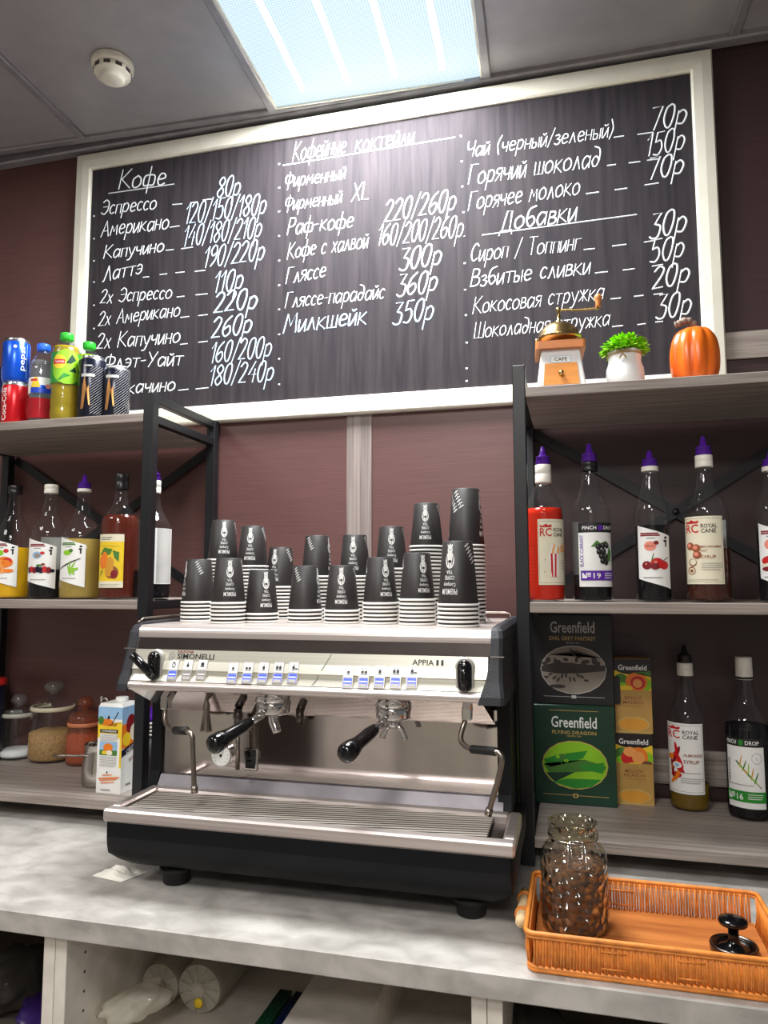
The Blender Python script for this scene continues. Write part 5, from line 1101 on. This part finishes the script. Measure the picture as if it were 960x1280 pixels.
def fruit(name1, name2, peach):
    it = [('r',0,0,1,.56,'gold_paper'),('r',0,.56,1,.86,'yellow'),('r',0,.84,1,1,'box_black'),('e',.5,.86,.46,.07,'box_black'),('t','Greenfield',.5,.885,.78,.075,'white')]
    it += [('e',.18,.70,.2,.10,'leaf'),('e',.85,.66,.16,.09,'lime'),('e',.2,.62,.2,.06,'lime')]
    if peach: it += [('e',.62,.68,.26,.13,'orange'),('e',.35,.65,.2,.10,'red'),('e',.40,.74,.18,.07,'peach'),('e',.62,.66,.17,.09,'peach'),('e',.85,.58,.14,.04,'copper_brown'),('e',.5,.56,.2,.03,'yellow')]
    else: it += [('e',.60,.69,.30,.13,'orange'),('e',.64,.68,.20,.09,'red'),('e',.63,.67,.13,.06,'peach'),('p',[(.5,.82),(1,.84),(1,.76),(.8,.80)],'leaf'),('e',.3,.60,.2,.04,'yellow')]
    return it+[('r',0,.0,1,.575,'gold_paper'),('t',name1,.5,.47,.5,.045,'nut_brown'),('t',name2,.5,.41,.56,.045,'nut_brown'),('r',.2,.355,.8,.36,'nut_brown'),('e',.48,.12,.44,.10,'gold'),('e',.48,.115,.40,.085,'pear'),('r',0,.0,1,.02,'gold')]
y_s = at(793, 1006, z=BENCH).y
zt_ = tea_box('small golden tea box with peaches, lower of the two', 769.5, 816.5, 917, 1003, y_s, BENCH+.0005, .055, 'gold_paper', fruit('MELLOW','PEACH',True))
tea_box('small golden tea box with a cut mango, upper of the two', 768.5, 814.5, 824, 915, y_s+.003, zt_, .055, 'gold_paper', fruit('SPICY','MANGO',False))
p = at(771.5, 862, y=y_s-.006); tz0, tz1 = at(772, 880, y=y_s-.006).z, at(772, 846, y=y_s-.006).z
# dark loop of packaging between the boxes belongs to the upper small box
q = MB(); q.prism(rect_round(.013, tz1-tz0, .004, 4, p.x, (tz0+tz1)/2), 'y', y_s-.006, y_s+.0025, 'box_black'); q.build('pull_tab', bpy.data.objects['tea_box.003'])

# ------------------------------------------------------------------ wicker tray with jar and tamper
tx0, tx1, ty0, ty1 = .7165, 1.062, -.738, -.517; WH = .056
wt = thing('wicker_tray', 'orange wicker serving tray with bamboo handles at the counter edge', 'tray', ((tx0+tx1)/2, (ty0+ty1)/2, CT))
q = MB(); q.box(tx0+.006, ty0+.006, CT+.004, tx1-.006, ty1-.006, CT+.010, 'tray_wood', .001); q.build('tray_base', wt)
def loop(ins, r=.012, k=5): return [(x, y) for x, y in rect_round(tx1-tx0-2*ins, ty1-ty0-2*ins, r, k, (tx0+tx1)/2, (ty0+ty1)/2)]
q = MB()
for z, ins, r in ((CT+.0035,.002,.0034),(CT+.007,.0018,.003),(CT+WH-.002,-.002,.0036),(CT+WH-.007,-.0015,.0028)):
    q.tube([(x, y, z) for x, y in loop(ins)], r, 'wicker', 8, closed=True)
q.build('rim_cane', wt)
q = MB(); step = .0042
def side(p0, p1, nrm):
    L = math.dist(p0, p1); n_ = int(L/step)
    for i in range(n_):
        t = (i+.5)/n_; x, y = p0[0]+(p1[0]-p0[0])*t, p0[1]+(p1[1]-p0[1])*t; j = random.uniform(-.0005,.0005)
        o_ = .0014 if i % 2 else -.0010
        q.tube([(x+nrm[0]*(o_-.001), y+nrm[1]*(o_-.001), CT+.005), (x+nrm[0]*(o_+.002)+j, y+nrm[1]*(o_+.002)+j, CT+WH*.5), (x+nrm[0]*(o_+.001), y+nrm[1]*(o_+.001), CT+WH-.004)], .00185, 'wicker', 5)
side((tx0+.008,ty0+.002),(tx1-.008,ty0+.002),(0,-1)); side((tx0+.008,ty1-.002),(tx1-.008,ty1-.002),(0,1)); side((tx0+.002,ty0+.008),(tx0+.002,ty1-.008),(-1,0)); side((tx1-.002,ty0+.008),(tx1-.002,ty1-.008),(1,0))
for zz in (CT+.018, CT+.040):
    for (a_, b_) in (((tx0+.10,ty0-.0022),(tx0+.135,ty0-.0022)),((tx0+.20,ty0-.0022),(tx0+.235,ty0-.0022)),((tx0+.12,ty1-.005),(tx0+.16,ty1-.005))): q.tube([(a_[0],a_[1],zz),(b_[0],b_[1],zz)], .0013, 'wicker', 5)
q.build('woven_wall', wt)
for x, sg in ((tx0,-1),(tx1,1)):
    q = MB(); yc_ = (ty0+ty1)/2+.012; q.tube([(x+sg*.013, yc_-.055, CT+WH*.66), (x+sg*.0135, yc_, CT+WH*.67), (x+sg*.013, yc_+.055, CT+WH*.66)], .0085, 'bamboo', 14); h_ = q.build('handle', wt)
    for dy in (-.028, .030):
        q = MB()
        for e in (-.003, .003): q.tube([(x+sg*(.0125+.0105*math.cos(2*PI*i/14)), yc_+dy+e, CT+WH*.66+.0105*math.sin(2*PI*i/14)) for i in range(14)], .0017, 'wicker', 6, closed=True)
        q.tube([(x+sg*.003, yc_+dy, CT+WH*.66+.004), (x-sg*.001, yc_+dy, CT+WH*.5)], .002, 'wicker', 6)
        q.build('cane_binding', h_)
TB = CT+.0105
R = .0525; p = at(718, 1177, z=TB); jx, jy = at(718, 1110, y=p.y+R).x, p.y+R; kz = lambda q_: at(718, q_, y=jy).z-TB
hs, hn0, hn1 = at(718,1061,y=jy).z-TB, at(718,1056,y=jy).z-TB, at(718,1037,y=jy).z-TB
c = (jx, jy, TB); cj = thing('coffee_jar', 'open honeycomb glass jar of ground coffee standing in the tray', 'jar', c)
hs = .126; hn1 = .160
prof = [(0,.005),(R*.7,.004),(R*.88,0),(R*.97,.005),(R,.014),(R*1.0,hs*.5),(R*.99,hs*.80),(R*.955,hs*.91),(R*.86,hs*.97),(R*.76,hs),(R*.705,hs+.004),(R*.70,hs+.012),(R*.75,hs+.014),(R*.75,hs+.018),(R*.70,hs+.020),(R*.70,hn1-.008),(R*.745,hn1-.006),(R*.745,hn1-.001),(R*.72,hn1),(R*.66,hn1-.001),(R*.64,hn1-.008),(R*.64,hs+.006)]
q = MB(); q.lathe(prof, 'honey_glass', c, 56); q.build('jar_glass', cj)
q = MB(); q.lathe([(0,.0055),(R*.85,.0055),(R*.955,.012),(R*.96,hs*.5),(R*.95,hs*.78),(R*.5,hs*.83),(0,hs*.80)], 'ground_coffee', c, 48); q.build('ground_coffee', cj)
fa = facing((jx, jy))+.10
def on(r_, da, z): return (jx+r_*math.cos(fa+da), jy+r_*math.sin(fa+da), TB+z)
q = MB(); q.tube([(jx+R*.735*math.cos(2*PI*i/36), jy+R*.735*math.sin(2*PI*i/36), TB+hs+.011) for i in range(36)], .0011, 'chrome', 6, closed=True)
q.tube([on(R*.80,-.30,hs+.012), on(R*.92,-.26,hs+.004), on(R*1.03,-.27,hs-.022), on(R*1.03,.27,hs-.022), on(R*.92,.26,hs+.004), on(R*.80,.30,hs+.012)], .0012, 'chrome', 6)
q.tube([on(R*.84,-.22,hs+.016), on(R*1.02,-.14,hs-.006), on(R*1.02,.14,hs-.006), on(R*.84,.22,hs+.016), on(R*.84,-.22,hs+.016)], .0010, 'chrome', 6)
q.build('wire_clasp', cj)
# tamper in a steel ring
p = at(916, 1190, z=TB); c = (p.x+.002, p.y, TB); tp = thing('tamper', 'black-knobbed tamper in a steel ring, right end of tray', 'tamper', c)
q = MB(); q.lathe([(0,.002),(.028,.002),(.028,.008),(.030,.009),(.030,.001),(.0325,0),(.0332,.010),(.0322,.012),(.0300,.012),(.0285,.0095)], 'steel_dark', c, 40); q.build('steel_ring', tp)
hz = at(913, 1150, y=p.y).z-TB
q = MB(); q.lathe([(0,.0085),(.024,.0085),(.024,.010),(.010,.013),(.0075,.018),(.0075,hz-.012),(.010,hz-.009),(.0195,hz-.005),(.0205,hz-.001),(.019,hz+.002),(.012,hz+.0035),(0,hz+.004)], 'black_gloss', c, 32); q.build('knob_handle', tp)

# ------------------------------------------------------------------ things in the open cabinets
SH = .5705
def lid_sleeve(label, px, py, y0, rr):
    p = at(px, py, y=y0); t = thing('lid_sleeve', label, 'sleeve of lids', (p.x, y0+.14, p.z-rr), 'clear sleeves of plastic lids in the white cabinet')
    q = MB(); n = 26; rings = []
    for i in range(n+1): rings.append([(p.x+(rr*(1 if i % 2 else .95))*math.cos(2*PI*j/24), y0+.30*i/n, p.z+(rr*(1 if i % 2 else .95))*math.sin(2*PI*j/24)) for j in range(24)])
    q.loft(rings, 'film'); q.build('lid_stack', t)
    q = MB()
    for j in range(11):
        a = 2*PI*j/11; q.tube([(p.x+rr*.9*math.cos(a), y0-.001, p.z+rr*.9*math.sin(a)), (p.x+rr*.2*math.cos(a+.3), y0-.006, p.z+rr*.2*math.sin(a+.3))], .0012, 'film', 5)
    q.lathe([(0,0),(rr*.3,.0)], 'film', (0,0,0), 14)
    for v in q.v[-28:]: v.xyz = (p.x+v.x, y0-.006, p.z+v.y)
    q.build('film_knot', t)
    return t
lid_sleeve('clear sleeve of lids at the back left of the white cabinet', 200, 1231, -.52, .0395)
s2 = lid_sleeve('clear sleeve of lids with a yellow sticker in its end', 249, 1236, -.52, .045)
p = at(248, 1254, y=-.529); q = MB(); q.ball((p.x,-.529,p.z), .009, 'yellow', 12, 8, (1,.4,1)); q.build('sticker', s2)
def pouch(name, label, cat, px, py, y, sx, sy, sz, matn, rot=0, group=None, amp=.35):
    p = at(px, py, y=y); q = MB(); vs = []; fs = []; n, mm = 26, 16
    T = Matrix.Translation((p.x, y, p.z)) @ Matrix.Rotation(rot, 4, 'Y')
    for i in range(n):
        a = 2*PI*i/n
        for j in range(mm+1):
            e = -PI/2+PI*j/mm; f = 1+amp*(.5*math.sin(3*a+2*e+px)+.5*math.sin(7*a-4*e+py)*math.cos(e*3))
            vs.append(T @ Vector((sx*f*math.cos(a)*math.cos(e)**.6 if abs(math.cos(e))>1e-6 else 0, sy*f*math.sin(a)*abs(math.cos(e))**.6, sz*math.sin(e))))
    for i in range(n):
        for j in range(mm): a, b_ = i*(mm+1)+j, ((i+1)%n)*(mm+1)+j; fs.append((a, b_, b_+1, a+1))
    q.add(vs, fs, matn, True); o = q.build(name, None, (p.x, y, p.z)); return tag(o, label, cat, group)
pouch('plastic_bag', 'crumpled clear plastic bag in front of the lid sleeves', 'plastic bag', 172, 1252, -.62, .060, .045, .024, 'film', -.35)
pouch('plastic_bag', 'crumpled clear bag in the left cabinet beside the white divider', 'plastic bag', 22, 1222, -.50, .060, .08, .050, 'film_grey', .2)
M('purple_foil', (48,26,92), .4)
pouch('foil_pack', 'dark purple pack lying in the left cabinet', 'foil pack', 50, 1268, -.58, .038, .05, .020, 'purple_foil', .5, amp=.3)
def tilted_box(name, label, cat, px, py, y, w_, d_, h_, matn, rot, lid=None):
    p = at(px, py, y=y); p.z = .6415+h_/2; q = MB(); q.T = Matrix.Translation((p.x, y, p.z)) @ Matrix.Rotation(rot, 4, 'Y'); q.box(-w_/2, -d_/2, -h_/2, w_/2, d_/2, h_/2, matn, .002)
    if lid: q.box(-w_/2-.001, -d_/2-.001, h_/2-.03, w_/2+.001, d_/2+.001, h_/2-.026, lid)
    return tag(q.build(name, None, (p.x, y, p.z)), label, cat)
pk_ = 'packs of straws in the white cabinet'
M('straw_green', (24,84,54), .4); M('straw_blue', (26,40,96), .4)
def straw_pack(label, px, y, matn, rot):
    p = at(px, 1262, y=y); q = MB(); q.T = Matrix.Translation((p.x, y, .6575)) @ Matrix.Rotation(PI/2, 4, 'X')
    for i in range(4):
        for j in range(3): q.tube([(-.010+i*.0066, -.008+j*.008, -.09), (-.010+i*.0066, -.008+j*.008, .085)], .0032, matn, 7)
    return tag(q.build('straw_pack', None, (p.x, y, .6575)), label, 'pack of straws', pk_)
straw_pack('pack of dark green straws leaning in the white cabinet', 334, -.54, 'straw_green', .5)
straw_pack('pack of dark blue straws leaning right of the green ones', 355, -.54, 'straw_blue', .5)
tilted_box('paper_pack', 'large white paper pack lying in the middle of the white cabinet', 'paper pack', 462, 1262, -.365, .135, .60, .09, 'white_laminate', 0)
pouch('plastic_bag', 'grey film bag in the dark cabinet right of the white panel', 'plastic bag', 665, 1290, -.55, .05, .06, .04, 'film_grey', .2)
# purge remaining helper datablocks
for mm_ in [m for m in bpy.data.meshes if m.users == 0]: bpy.data.meshes.remove(mm_)
